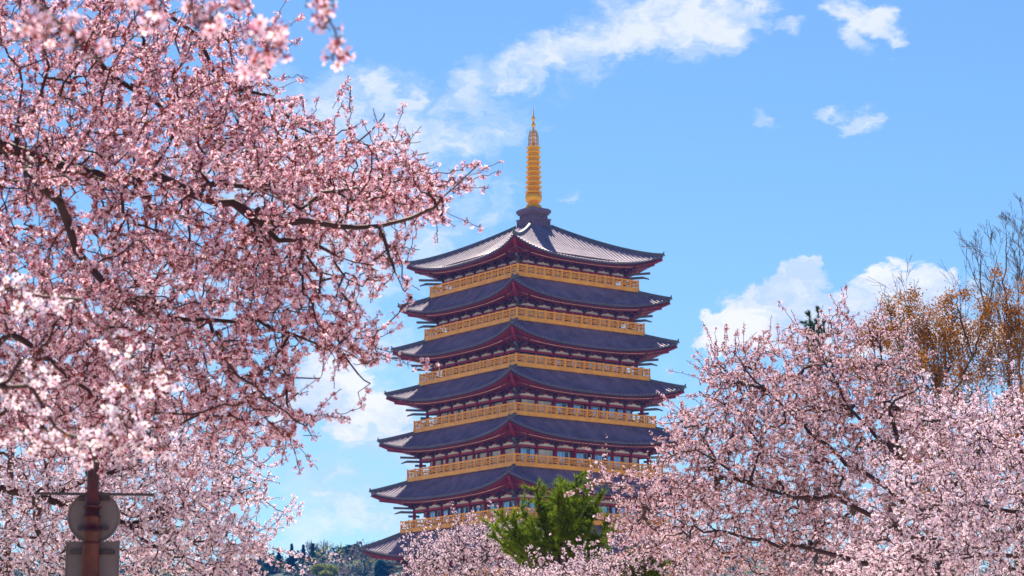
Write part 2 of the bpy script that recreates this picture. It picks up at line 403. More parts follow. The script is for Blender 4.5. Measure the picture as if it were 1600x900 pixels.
def window_mesh(kind, wd, h1=1.95):
    m = MB(); h0 = .55
    # glass sits back from the frame
    m.box(-wd/2+.06, wd/2-.06, .0, .03, h0, h1, 0)
    m.box(-wd/2, -wd/2+.07, -.01, .09, h0-.05, h1+.05, 1); m.box(wd/2-.07, wd/2, -.01, .09, h0-.05, h1+.05, 1)
    m.box(-.035, .035, -.01, .08, h0, h1, 1)
    m.box(-wd/2+.07, wd/2-.07, -.01, .085, h1, h1+.05, 1); m.box(-wd/2+.07, wd/2-.07, -.01, .085, h0-.05, h0, 1)
    if kind == 'blue':
        m.box(-wd/4-.015, -wd/4+.015, -.01, .06, h0, h1, 1); m.box(wd/4-.015, wd/4+.015, -.01, .06, h0, h1, 1)
    return mesh_of(m, 'window', [M['glass' if kind == 'blue' else 'blind_sky'], M['frame'] if kind != 'blue' else M['frame']])

def railing_panel(wd, h):
    """fretwork between two posts, x from 0 to wd, z from 0 to h"""
    m = MB(); t = .055; b = .10
    m.box(0, wd, -.03, .03, h-.16, h-.04); m.box(0, wd, -.03, .03, .0, .14)
    hh0, hh1 = .16, h-.14; mid = (hh0+hh1)/2
    u = wd/8
    def H(x0, x1, z): m.box(x0*u, x1*u, -.025, .025, z-b/2, z+b/2)
    def Vv(x, z0, z1): m.box(x*u-b/2, x*u+b/2, -.022, .022, z0, z1)
    q = (hh1-hh0)/4; z = [hh0+q*i for i in range(5)]
    Vv(.5, z[0]-.04, z[4]+.04); Vv(7.5, z[0]-.04, z[4]+.04)
    H(.5, 3, z[3]); Vv(3, z[1], z[3]); H(1.5, 3, z[1]); Vv(1.5, z[1], z[2]); H(1.5, 2.3, z[2])
    H(5, 7.5, z[1]); Vv(5, z[1], z[3]); H(5, 6.5, z[3]); Vv(6.5, z[2], z[3]); H(5.7, 6.5, z[2])
    Vv(4, z[0]-.04, z[4]+.04); H(3, 5, z[2])
    return m

def storey(k):
    """balcony k and the wall standing behind it, up to the roof above"""
    B = RZ[k]; hw = RH[k]; wl = hw - 1.3; up = ZM[k]; fl = B + .5
    # gold balcony band and railing
    bal = MB()
    def band(P, kk):
        e = .0
        bal.add([P(-hw, hw, B), P(hw, hw, B), P(hw, hw, fl), P(-hw, hw, fl)], [(0, 1, 2, 3)])
        for (o, z0, z1) in ((.06, fl-.09, fl+.02), (.05, B+.0, B+.07)):
            vs = [P(-hw-o, hw+o, z0), P(hw+o, hw+o, z0), P(hw+o, hw+o, z1), P(-hw-o, hw+o, z1), P(-hw, hw, z0), P(hw, hw, z0), P(hw, hw, z1), P(-hw, hw, z1)]
            bal.add(vs, [(0, 1, 2, 3), (0, 4, 5, 1), (3, 2, 6, 7)])
    quad4(band, bal)
    bal.add([(-hw, -hw, fl-.02), (hw, -hw, fl-.02), (hw, hw, fl-.02), (-hw, hw, fl-.02)], [(0, 1, 2, 3)])
    bal.add([(-hw, -hw, B+.02), (hw, -hw, B+.02), (hw, hw, B+.02), (-hw, hw, B+.02)], [(3, 2, 1, 0)])
    bo = bal.build('balcony', M['gold'], pag)
    nb = 14; gap = .05; h = 1.12; bw = 2*(hw-.08)/nb
    panel = mesh_of(railing_panel(bw-.14, h), 'railing_panel', [M['lattice']])
    front = MB()
    names = ['railing_panel']
    rails = MB()
    def posts(P, kk):
        o = hw-.08
        rails.bar(P(-o-.1, o, fl+h), P(o+.1, o, fl+h), .13, .11)
        for i in range(nb): 
            x = -o+bw*i; a = P(x, o, fl); rails.bar((a[0], a[1], fl), (a[0], a[1], fl+h+.16), .14, .14)
            # dim board behind the fretwork
        for j in range(nb):
            x = -o+bw*j+.07; a = P(x, o, 0)
            ang = kk*math.pi/2
            if kk in (0, 3): place(panel, 'railing_panel', bo, (a[0], a[1], fl), ang)
            else:
                c, s = math.cos(ang), math.sin(ang)
                p = railing_panel(bw-.14, h); front.add([(a[0]+v[0]*c-v[1]*s, a[1]+v[0]*s+v[1]*c, fl+v[2]) for v in p.v], p.f)
    quad4(posts, rails)
    rails.build('handrail', M['gold'], bo)
    front.build('rear_railing', M['lattice'], bo)
    # wall
    wb = MB(); zt_ = up + .5; beam = up - 1.2
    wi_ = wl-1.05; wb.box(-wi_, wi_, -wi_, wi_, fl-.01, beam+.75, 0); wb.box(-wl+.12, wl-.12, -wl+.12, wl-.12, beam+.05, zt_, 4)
    def sidew(P, kk):
        o = wl
        for (z0, z1, dd, mi) in ((beam, beam+.30, .16, 1), (beam+.78, beam+.92, .12, 1)):
            vs = [P(-wl, o+dd-.12, z0), P(wl, o+dd-.12, z0), P(wl, o+dd-.12, z1), P(-wl, o+dd-.12, z1), P(-wl, o-.2, z0), P(wl, o-.2, z0), P(wl, o-.2, z1), P(-wl, o-.2, z1)]
            wb.add(vs, [(0, 1, 2, 3), (0, 4, 5, 1), (3, 2, 6, 7)], mi)
        # plaster strip between the beams and behind the brackets
        oo = o-.06
        wb.add([P(-wl+.1, oo, beam+.30), P(wl-.1, oo, beam+.30), P(wl-.1, oo, beam+.72), P(-wl+.1, oo, beam+.72)], [(0, 1, 2, 3)], 2)
        # running purlins carried by the brackets
        for (out, dz) in ((.88, 1.12), (1.62, 1.36), (2.34, 1.50)):
            a = P(-wl-out, wl+out, beam+.15+dz); b = P(wl+out, wl+out, beam+.15+dz); wb.bar(a, b, .2, .24, 3)
    quad4(sidew, wb)
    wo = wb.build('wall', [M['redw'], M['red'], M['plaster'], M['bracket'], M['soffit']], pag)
    bay = 2*(wl-.15)/7; wd = bay*.74
    kinds = {0: ('white', 'white'), 1: ('white', 'white'), 2: ('blue', 'white'), 3: ('blue', 'white'), 4: ('blue', 'white'), 5: ('blue', 'blue'), 6: ('blue', 'blue')}[k]
    cm = MB(); cm.lathe([(.24, fl-.0), (.26, fl+.1), (.235, fl+1.2), (.22, beam+.5)], 10); cme = mesh_of(cm, 'column', [M['red']])
    cme.polygons.foreach_set('use_smooth', [True]*len(cme.polygons))
    wm_ = {q: window_mesh(q, wd, beam-fl-.08) for q in set(kinds)}
    bs = .80
    rear = MB()
    for kk in range(4):
        ang = kk*math.pi/2; c, s = round(math.cos(ang)), round(math.sin(ang)); P = lambda a, o, z: (a*c+o*s, a*s-o*c, z)
        # outward for side kk is -y rotated; brackets are modelled with y outward
        for i in range(8):
            x = -wl+.15+bay*i
            if i < 7 or True:
                if kk in (0, 3):
                    if not (kk == 3 and i == 7): place(cme, 'column', wo, P(x, wl-.1, 0), 0)
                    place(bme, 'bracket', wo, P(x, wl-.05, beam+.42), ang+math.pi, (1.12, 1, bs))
                elif i < 7:
                    p = P(x, wl-.1, 0); rear.box(p[0]-.2, p[0]+.2, p[1]-.2, p[1]+.2, fl, beam+.5)
                    bm_ = bracket_mb(1); ca, sa = math.cos(ang+math.pi), math.sin(ang+math.pi); p = P(x, wl-.05, beam+.42)
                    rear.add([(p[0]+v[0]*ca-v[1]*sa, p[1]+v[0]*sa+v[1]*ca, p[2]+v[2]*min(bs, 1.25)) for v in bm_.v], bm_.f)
            if i < 7 and kk in (0, 3):
                xm = x+bay/2; kd = kinds[0] if kk == 0 else kinds[1]
                if (kk == 0 and k in (2, 3) and i in (0, 1)) or (kk == 0 and k == 4 and i in (1, 6)): kd2 = 'white'
                else: kd2 = kd
                if kd2 not in wm_: wm_[kd2] = window_mesh(kd2, wd, beam-fl-.08)
                place(wm_[kd2], 'window', wo, P(xm*(wl-1.05)/wl, wl-1.035, fl), ang+math.pi)
    rear.build('rear_colonnade', M['red'], wo)
for k in range(7): storey(k)
# tall entrance storey and stone podium under the lowest roof
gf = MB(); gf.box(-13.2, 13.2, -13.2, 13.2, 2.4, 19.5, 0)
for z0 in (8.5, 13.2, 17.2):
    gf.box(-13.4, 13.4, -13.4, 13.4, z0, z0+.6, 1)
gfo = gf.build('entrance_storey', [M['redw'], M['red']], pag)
cm = MB(); cm.lathe([(.45, 2.4), (.5, 2.6), (.45, 9), (.42, 17.8)], 12); cme = mesh_of(cm, 'column', [M['red']])
for s_ in range(2):
    for i in range(8):
        t = -13.3+26.6*i/7
        if s_ == 1 and i == 0: continue
        place(cme, 'column', gfo, (t, -13.45, 0) if s_ == 0 else (-13.45, t, 0), 0)
pd = MB(); pd.box(-20, 20, -20, 20, .1, 1.2); pd.box(-17.5, 17.5, -17.5, 17.5, 1.2, 2.4); pd.build('podium', M['stone'], pag)
# spire
sb = MB()
sb.box(-1.72, 1.72, -1.72, 1.72, 73.0, 74.45); sb.box(-1.80, 1.80, -1.80, 1.80, 74.45, 74.62); sb.box(-1.42, 1.42, -1.42, 1.42, 74.62, 75.25)
sb.box(-1.62, 1.62, -1.62, 1.62, 75.25, 75.5); sb.box(-1.78, 1.78, -1.78, 1.78, 75.5, 75.95); sb.box(-1.60, 1.60, -1.60, 1.60, 75.95, 76.12)
for i in range(-3, 4):
    for q in (-1, 1):
        sb.box(i*.48-.09, i*.48+.09, q*1.72, q*1.79, 73.3, 74.45); sb.box(q*1.72, q*1.79, i*.48-.09, i*.48+.09, 73.3, 74.45)
        sb.box(i*.42-.07, i*.42+.07, q*1.42, q*1.50, 74.62, 75.25); sb.box(q*1.42, q*1.50, i*.42-.07, i*.42+.07, 74.62, 75.25)
sb.build('spire_base', M['base'], pag)
sp = MB(); sp.lathe([(.5, 76.0), (.5, 80), (.42, 85), (.2, 86)], 16)
so = sp.build('spire', M['goldm'], pag, True)
d = MB(); d.lathe([(1.28, 76.1), (1.26, 76.3), (1.12, 76.62), (.86, 76.85), (.72, 76.98), (.72, 77.1)], 32); d.build('spire_dome', M['goldm'], so, True)
d = MB(); d.lathe([(.60, 77.05), (.95, 77.12), (1.12, 77.35), (1.2, 77.7), (1.22, 78.1), (1.12, 78.28), (.8, 78.34)], 32); d.build('spire_bowl', M['goldm'], so, True)
for i in range(9):
    z = 78.50 + .735*i; r = 1.22-.022*i; d = MB()
    d.lathe([(.6, z-.14), (r-.22, z-.10), (r-.02, z+.02), (r, z+.10), (r, z+.17), (r-.06, z+.22), (r-.22, z+.30), (.82, z+.42), (.80, z+.58), (.5, z+.6)], 32)
    d.build('spire_ring', M['goldm'], so, False)
d = MB(); d.lathe([(.8, 84.95), (1.02, 85.08), (1.04, 85.22), (.5, 85.3)], 24); d.build('spire_cap', M['goldm'], so)
d = MB()
for kx in range(8):
    a = math.pi/4*kx; pr = [(.78, 85.2), (.72, 86.0), (.70, 86.7), (.60, 87.3), (.44, 87.75)]
    for (r0, z0), (r1, z1) in zip(pr, pr[1:]): d.bar((r0*math.cos(a), r0*math.sin(a), z0), (r1*math.cos(a), r1*math.sin(a), z1), .07, .07)
    for zz, rr in ((85.75, .74), (86.3, .71), (86.9, .67), (87.4, .57)):
        b = a+math.pi/4; d.bar((rr*math.cos(a), rr*math.sin(a), zz), (rr*math.cos(b), rr*math.sin(b), zz), .05, .06)
        d.bar((rr*math.cos(a), rr*math.sin(a), zz), (.1*math.cos(a), .1*math.sin(a), zz+.1), .04, .05)
d.build('spire_openwork', mat('aged_gilding', (.55, .33, .10), .4, .2, 3, metal=.4), so)
d = MB(); d.lathe([(.26, 85.2), (.2, 87.5), (.16, 88.1), (.14, 88.3), (.30, 88.42), (.33, 88.62), (.16, 88.8), (.12, 89.25), (.26, 89.35), (.30, 89.55), (.12, 89.75), (.07, 90.1), (.03, 91.2)], 14)
d.build('finial', M['goldm'], so, True)

# ------------------------------------------------------------------ trees
def polyline_nodes(pts, step):
    out = [pts[0]]
    for a, b in zip(pts, pts[1:]):
        n = max(1, int(np.linalg.norm(b-a)/step))
        for i in range(1, n+1): out.append(a+(b-a)*i/n)
    return out
def grow(limbs, pts, bf=.35, step=.3, tip=.0022, expo=2.35):
    """limbs: polylines sharing joints; pts: points the twigs have to reach. returns nodes, parents, radii"""
    P = []; par = []; bounds_ = []
    for li, l in enumerate(limbs):
        bounds_.append(len(P))
        l = [np.asarray(p, float) for p in l]
        nodes = polyline_nodes(l, step)
        if li == 0: P.append(nodes[0]); par.append(-1); prev = 0
        else:
            A = np.array(P); prev = int(np.argmin(((A-nodes[0])**2).sum(1)))
            if np.linalg.norm(A[prev]-nodes[0]) > .05: P.append(nodes[0]); par.append(prev); prev = len(P)-1
        for n_ in nodes[1:]:
            j = n_ + rng.normal(0, step*.05, 3); P.append(j); par.append(prev); prev = len(P)-1
    n0 = len(P); pts = np.asarray(pts); P = np.vstack([np.array(P), pts]); n = len(P)
    par = np.array(par + [-1]*len(pts)); plen = np.zeros(n); lfrac = np.zeros(n0); 
    for i in range(1, n0): plen[i] = plen[par[i]] + np.linalg.norm(P[i]-P[par[i]])
    bounds_.append(n0)
    for a_, b_ in zip(bounds_, bounds_[1:]):
        st_ = plen[par[a_]] if a_ else 0; lfrac[a_:b_] = (plen[a_:b_]-st_)/max(1e-6, plen[b_-1]-st_)
    global LFR, LB; LFR = lfrac; LB = bounds_
    plen[:n0] *= .3                                    # limbs are cheap to start from
    order = list(range(n0)); un = np.arange(n0, n)
    D = np.linalg.norm(P[un][:, None, :]-P[None, :n0, :], axis=2) + bf*plen[None, :n0]
    best = D.min(1); bp = D.argmin(1); alive = np.ones(len(un), bool); Q = P[un]
    big = 1e9; bb = best.copy()
    for _ in range(len(un)):
        i = int(bb.argmin()); node = un[i]; par[node] = bp[i]
        plen[node] = plen[bp[i]] + np.linalg.norm(P[node]-P[bp[i]]); order.append(node); alive[i] = False; bb[i] = big
        c = np.sqrt(((Q-P[node])**2).sum(1)) + bf*plen[node]
        m = alive & (c < bb); bb[m] = c[m]; bp[m] = node
    r = np.zeros(n)
    for i in reversed(order):
        v = max(r[i], tip**expo); r[i] = v
        if par[i] >= 0: r[par[i]] += v
    r = r**(1/expo)
    return P, par, r, n0
def tubes(P, par, r, n0, rmin=0, rmax=9, bend=.1):
    """tapered tubes for all edges, thin edges bent at the middle"""
    ch = np.where(par >= 0)[0]; ch = ch[(r[ch] >= rmin) & (r[ch] < rmax)]
    a = P[par[ch]]; b = P[ch]; ra = np.minimum(r[par[ch]], r[ch]*1.35); rb = r[ch]
    Ln = np.linalg.norm(b-a, axis=1); mid = (a+b)/2 + rng.normal(0, 1, a.shape)*(Ln*bend)[:, None]; thick = r[ch] > .03
    mid[thick] = ((a+b)/2)[thick]; rm = (ra+rb)/2
    V = []; F = []; base = 0
    for (mask, ns) in ((r[ch] >= .012, 8), (r[ch] < .012, 4)):
        if not mask.any(): continue
        for p, q, r0, r1 in ((a, mid, ra, rm), (mid, b, rm, rb)):
            p, q, r0, r1 = p[mask], q[mask], r0[mask], r1[mask]
            d = q-p; d /= np.linalg.norm(d, axis=1)[:, None]+1e-9
            up = np.where(np.abs(d[:, 2:3]) > .9, [[1., 0, 0]], [[0, 0, 1.]]); s = np.cross(d, up); s /= np.linalg.norm(s, axis=1)[:, None]; t = np.cross(s, d)
            k = np.arange(ns)*2*np.pi/ns; ring = s[:, None, :]*np.cos(k)[None, :, None] + t[:, None, :]*np.sin(k)[None, :, None]
            q2 = q + d*(r1*.5)[:, None]
            v = np.concatenate([p[:, None, :]+ring*r0[:, None, None], q2[:, None, :]+ring*r1[:, None, None]], 1)
            m = len(p); i0 = np.arange(m)[:, None]*2*ns + base; kk = np.arange(ns)[None, :]
            f = np.stack([i0+kk, i0+(kk+1) % ns, i0+ns+(kk+1) % ns, i0+ns+kk], -1).reshape(-1, 4)
            V.append(v.reshape(-1, 3)); F.append(f); base += m*2*ns
    return np.vstack(V), np.vstack(F)

def limb_radii(r, par, minr, tip):
    for a_, b_ in zip(LB, LB[1:]):
        r0 = minr if a_ == 0 else r[par[a_]]*.72
        r[a_:b_] = r0*(1-LFR[a_:b_])**.85 + tip*1.6
def frames(d):
    d = d/np.linalg.norm(d, axis=1)[:, None]
    a = rng.normal(0, 1, d.shape); s = np.cross(d, a); s /= np.linalg.norm(s, axis=1)[:, None]+1e-9
    return d, s, np.cross(d, s)
def flower_tpl(lod):
    """local coords (axis z). returns verts, quads, material ids; quads may be degenerate free"""
    V = []; F = []; Mi = []
    for k in range(5):
        a = k*2*math.pi/5
        def pt(r, da, z): return (r*math.cos(a+da), r*math.sin(a+da), z)
        b = len(V)
        if lod == 0:
            V += [pt(.12, 0, .0), pt(.55, -.50, .20), pt(.97, -.28, .36), pt(.88, 0, .28), pt(.97, .28, .36), pt(.55, .50, .20)]
            F += [(b, b+1, b+2, b+3), (b, b+3, b+4, b+5)]; Mi += [0, 0]
        else:
            V += [pt(.05, 0, 0), pt(.72, -.52, .26), pt(1.0, 0, .34), pt(.72, .52, .26)]; F += [(b, b+1, b+2, b+3)]; Mi += [0]
    # centre (stamens) and calyx
    b = len(V)
    V += [(.30, 0, .10), (0, .30, .10), (-.30, 0, .10), (0, -.30, .10)]; F.append((b, b+1, b+2, b+3)); Mi.append(1)
    b = len(V)
    V += [(.24, 0, .01), (-.12, .22, .01), (0, 0, -.70), (-.12, -.22, .01)]; F += [(b, b+1, b+2, b+3)]; Mi.append(2)
    V += [(0, .24, .0), (.22, -.12, .0), (0, .02, -.70), (-.22, -.12, .0)]; F += [(b+4, b+5, b+6, b+7)]; Mi.append(2)
    return np.array(V), np.array(F), np.array(Mi)
def bud_tpl():
    V = [(0, 0, -.75), (.2, 0, .0), (0, .0, .55), (-.2, 0, .0), (0, 0, -.75), (0, .2, 0), (0, 0, .55), (0, -.2, 0)]
    return np.array(V), np.array([(0, 1, 2, 3), (4, 5, 6, 7)]), np.array([3, 3])
def stamp(tpl, C, D, S, base):
    V, F, Mi = tpl; d, s, t = frames(D); n = len(C)
    sq = rng.uniform(.75, 1.1, (n, 1, 1)); 
    v = C[:, None, :] + S[:, None, None]*(V[None, :, 0:1]*s[:, None, :]*sq + V[None, :, 1:2]*t[:, None, :] + V[None, :, 2:3]*d[:, None, :])
    f = F[None] + (np.arange(n)*len(V))[:, None, None] + base
    return v.reshape(-1, 3), f.reshape(-1, 4), np.tile(Mi, n)
def blossoms(P, par, r, n0, nfl, size, lod, per=4, buds=.35, rmax=.010, spread=1.0, leaf=0, stems=True, tipbare=0.0, w=None):
    ch = np.where(par >= 0)[0]; ch = ch[(r[ch] < rmax) & (ch >= n0 if n0 < len(P) else True)]
    Ln = np.linalg.norm(P[ch]-P[par[ch]], axis=1); pr = Ln.copy()
    if w is not None: pr = pr*w(P[ch])
    pr = pr/pr.sum(); nc = int(nfl/per)
    e = rng.choice(ch, nc, p=pr); t = rng.uniform(0, 1.0, nc)[:, None]; c = P[par[e]]*(1-t) + P[e]*t
    k = rng.poisson(per, nc).clip(1, 8); ci = np.repeat(np.arange(nc), k); n = len(ci)
    out = rng.normal(0, 1, (nc, 3)); out /= np.linalg.norm(out, axis=1)[:, None]
    d = out[ci]*.9 + rng.normal(0, .75, (n, 3)); d[:, 2] -= .15; d /= np.linalg.norm(d, axis=1)[:, None]
    ped = rng.uniform(.9, 2.0, n)*size*spread; C = c[ci] + d*ped[:, None]
    S = size*rng.uniform(.75, 1.15, n); face = d + rng.normal(0, .4, (n, 3))
    isb = rng.uniform(0, 1, n) < buds
    Vs = []; Fs = []; Ms = []; base = 0
    parts = [(flower_tpl(lod), ~isb, 1.0), (bud_tpl(), isb, .95)]
    for tpl, m, sc in parts:
        if m.any():
            v, f, mi = stamp(tpl, C[m], face[m], S[m]*sc, base); Vs.append(v); Fs.append(f); Ms.append(mi); base += len(v)
    if stems:
        a = c[ci]; b = C - face/np.linalg.norm(face, axis=1)[:, None]*size*.45; s = np.cross(b-a, rng.normal(0, 1, a.shape)); s /= np.linalg.norm(s, axis=1)[:, None]+1e-9
        wd = size*.05
        v = np.stack([a-s*wd, a+s*wd, b+s*wd, b-s*wd], 1).reshape(-1, 3); f = np.arange(len(v)).reshape(-1, 4)+base
        Vs.append(v); Fs.append(f); Ms.append(np.full(len(f), 2)); base += len(v)
    if leaf:
        m = int(n*leaf); q = rng.integers(0, n, m); dd, s, t2 = frames(rng.normal(0, 1, (m, 3))+[0, 0, .8]); cc = c[ci[q]]; ll = size*rng.uniform(1.0, 1.9, m)[:, None]
        v = np.stack([cc, cc+dd*ll*.5+s*ll*.22, cc+dd*ll, cc+dd*ll*.5-s*ll*.22], 1).reshape(-1, 3); f = np.arange(len(v)).reshape(-1, 4)+base
        Vs.append(v); Fs.append(f); Ms.append(np.full(len(f), 4)); base += len(v)
    return np.vstack(Vs), np.vstack(Fs), np.concatenate(Ms)

def crown_pts(ells, n):
    """ells: (px, py, depth, rx px, ry px, rdepth m, weight)"""
    w_ = np.array([e[6] for e in ells], float); w_ /= w_.sum(); out = []
    for e, q in zip(ells, w_):
        m = int(n*q); u = rng.normal(0, 1, (m, 3)); u /= np.linalg.norm(u, axis=1)[:, None]; u *= rng.uniform(0, 1, m)[:, None]**.36
        c = at(e[0], e[1], e[2]); s = e[2]/FPX
        out.append(c + u*np.array([e[3]*s, e[5], e[4]*s]))
    return np.vstack(out)

def petal_set(tag_, pet, cen, cal, bud, lf, tr=.5):
    return [leafmat(tag_+'_petal', pet, tr), leafmat(tag_+'_stamen', cen, .3), leafmat(tag_+'_calyx', cal, .25), leafmat(tag_+'_bud', bud, .3), leafmat(tag_+'_young_leaf', lf, .5)]
PINK = petal_set('pink', [(.60, .15, .26), (.95, .75, .91), (.88, .49, .64), (.99, .93, .99)], [(.42, .05, .03), (.62, .22, .05), (.30, .015, .02)],
                 [(.20, .014, .010), (.32, .05, .012), (.11, .005, .010)], [(.50, .06, .09), (.30, .015, .03), (.70, .24, .28)], [(.26, .05, .012), (.20, .07, .015)], .42)
PALE = petal_set('pale', [(.78, .44, .62), (.96, .86, .99), (.92, .73, .88), (1, .97, 1)], [(.48, .14, .10), (.60, .28, .10)],
                 [(.15, .012, .02), (.22, .025, .02)], [(.55, .12, .16), (.34, .03, .05)], [(.24, .07, .02), (.18, .08, .02)], .4)
BRON = petal_set('bronzed', [(.60, .26, .38), (.95, .80, .95), (.87, .60, .74), (.99, .94, .99)], [(.50, .14, .08), (.60, .26, .08)],
                 [(.17, .014, .012), (.26, .04, .012)], [(.45, .08, .09), (.30, .03, .03)], [(.36, .10, .02), (.22, .09, .015), (.46, .19, .03), (.14, .05, .015)], .35)

def shoots(pts, n, ln, up=.25):
    m = len(pts); kd = np.zeros(m); dirs = np.zeros((m, 3))
    for a in range(0, m, 500):
        D = ((pts[a:a+500, None, :]-pts[None])**2).sum(2); ix = np.argpartition(D, 30, axis=1)[:, :30]
        kd[a:a+500] = np.take_along_axis(D, ix, 1).max(1); dirs[a:a+500] = pts[a:a+500]-pts[ix].mean(1)
    score = np.linalg.norm(dirs, axis=1)/np.sqrt(kd); sel = np.argsort(-score)[:n*3]; sel = rng.choice(sel, n, replace=False)
    out = []
    for i in sel:
        d = dirs[i]/(np.linalg.norm(dirs[i])+1e-9) + rng.normal(0, .3, 3); d[2] += up; d /= np.linalg.norm(d); L_ = ln*rng.uniform(.35, 1.2); cv = rng.normal(0, .12, 3)
        for t in (.3, .6, .85, 1.0): out.append(pts[i] + d*L_*t + cv*L_*t*t)
    return np.vstack([pts, out])
def make_tree(name, label, cat, limbs, pts, bf, nfl, size, lod, mats, group=None, shoot=None, bark='bark', tip=.0022, trunk_r=.06, expo=2.35, step=.3, base=None, minr=None, **kw):
    if shoot: pts = shoots(pts, *shoot)
    P, par, r, n0 = grow(limbs, pts, bf, step, tip, expo)
    base = np.array(base if base is not None else [P[0][0], P[0][1], 0.0]); P = P - base
    root = empty(name, base); tag(root, label, cat, group)
    if minr: limb_radii(r, par, minr, tip)
    V, F = tubes(P, par, r, n0, trunk_r, 9, 0); npmesh('trunk', V, F, [M[bark]], root, smooth=True)
    V, F = tubes(P, par, r, n0, 0, trunk_r); npmesh('branches', V, F, [M[bark]], root, smooth=True)
    if nfl:
        V, F, Mi = blossoms(P, par, r, n0, nfl, size, lod, **kw); npmesh('blossoms', V, F, mats, root, Mi)
    return root

# --- nearest: a cherry standing just left of the camera, its long twigs hang into the top of the picture
D0 = 5.2
nl = [[(-2.6, 4.6, 0), (-2.55, 4.6, 1.3), (-2.3, 4.7, 2.6), (-1.75, 4.9, 3.5), at(60, -260, 5.1), at(330, -160, D0), at(520, -90, D0)],
      [at(60, -260, 5.1), at(20, -60, 5.0), at(60, 60, 5.0)], [at(330, -160, D0), at(390, -20, D0), at(425, 65, D0)],
      [at(520, -90, D0), at(490, -10, 5.3), at(500, 30, 5.3), at(528, 62, 5.3), at(524, 88, 5.3)], [at(200, -200, 5.1), at(210, -40, 5.1), at(225, 15, 5.1)], [at(330, -160, D0), at(300, -40, 5.1), at(330, 40, 5.1)],
      [at(20, -60, 5.), at(100, 40, 5.), at(150, 75, 5.)]]
np_ = crown_pts([(60, 50, 5.0, 40, 45, .15, 2.2), (130, 72, 5.0, 26, 20, .1, 1.2), (225, 8, 5.1, 30, 22, .1, 1.4), (330, 20, 5.1, 28, 30, .1, 1.8), (375, -5, 5.2, 20, 20, .1, 1), (420, 45, 5.2, 22, 26, .1, 1.5), (428, 88, 5.2, 22, 14, .1, 1.0), (395, 85, 5.2, 14, 14, .1, .5),
                 (500, 5, 5.3, 30, 22, .08, 1.8), (505, 35, 5.3, 16, 14, .08, 1), (530, 68, 5.3, 16, 16, .06, .9), (525, 95, 5.3, 10, 12, .05, .7), (150, -200, 5.1, 300, 120, .7, 5)], 150)
make_tree('cherry_tree', 'nearest cherry tree, blurred twigs with large flowers hanging into the top left corner', 'cherry tree',
          nl, np_, .3, 600, .0190, 0, PINK, 'cherry trees in blossom', trunk_r=.012, tip=.0014, minr=.03, per=4, buds=.22, rmax=.008, spread=1.1, leaf=.06)

# --- the main tree on the left
d1 = 15.0
A_ = lambda x, y, d=14.4: at(x, y, d)
tl = [[(-4.6, 14.6, 0), (-4.5, 14.6, 1.6), (-4.3, 14.7, 3.0), A_(-230, 330), A_(-120, 230), A_(0, 230), A_(110, 265), A_(200, 285), A_(300, 303), A_(360, 315), A_(430, 345), A_(520, 352), A_(590, 352), A_(640, 335), A_(690, 308), A_(752, 260)],
      [A_(300, 303), A_(330, 292), A_(395, 290), A_(450, 315)], [A_(360, 315), A_(400, 340), A_(470, 372), A_(520, 395), A_(578, 415)],
      [A_(-120, 230), A_(20, 240, 14.6), A_(60, 285, 13.7), A_(105, 345, 13.7), A_(150, 415, 13.7), A_(190, 470, 13.7), A_(250, 497, 14.5), A_(330, 500, 14.6), A_(400, 497, 14.7), A_(450, 520, 14.8), A_(520, 545, 14.8), A_(575, 560, 14.8)],
      [A_(-230, 330), A_(-150, 80, 15.5), A_(0, -30, 15.5), A_(130, 60, 15.6), A_(190, 130, 15.6), A_(260, 175, 15.6), A_(330, 225, 15.6), A_(420, 260, 15.6), A_(520, 290, 15.6), A_(600, 300, 15.6)],
      [A_(0, -30, 15.5), A_(200, -20, 16), A_(310, 60, 16), A_(370, 140, 16), A_(460, 195, 16), A_(560, 225, 16), A_(640, 250, 16), A_(668, 238, 16)],
      [A_(130, 60, 15.6), A_(215, 40, 15.8), A_(225, 90, 15.8), A_(260, 150, 15.8)], [A_(560, 225, 16), A_(590, 185, 16), A_(603, 172, 16)],
      [A_(-230, 330), A_(-150, 480, 14), A_(-60, 560, 13.8), A_(10, 520, 13.6), A_(60, 545, 13.6), A_(110, 600, 13.6), A_(160, 640, 13.6), A_(230, 660, 13.6)],
      [A_(-60, 560, 13.8), A_(40, 660, 13.5), A_(90, 680, 13.5), A_(150, 705, 13.5)],
      [A_(190, 470, 13.7), A_(185, 520, 14.2), A_(165, 560, 14.2), A_(145, 610, 14.2)], [A_(330, 500, 14.6), A_(350, 560, 13.7), A_(400, 600, 13.7), A_(450, 650, 13.7), A_(485, 665, 13.7)],
      [A_(590, 352), A_(608, 400), A_(618, 430), A_(630, 448)], [A_(450, 520, 14.8), A_(430, 560, 14.8), A_(455, 590, 14.8), A_(500, 588, 14.8)], [A_(520, 545, 14.8), A_(560, 585, 14.8), A_(573, 599, 14.8)]]
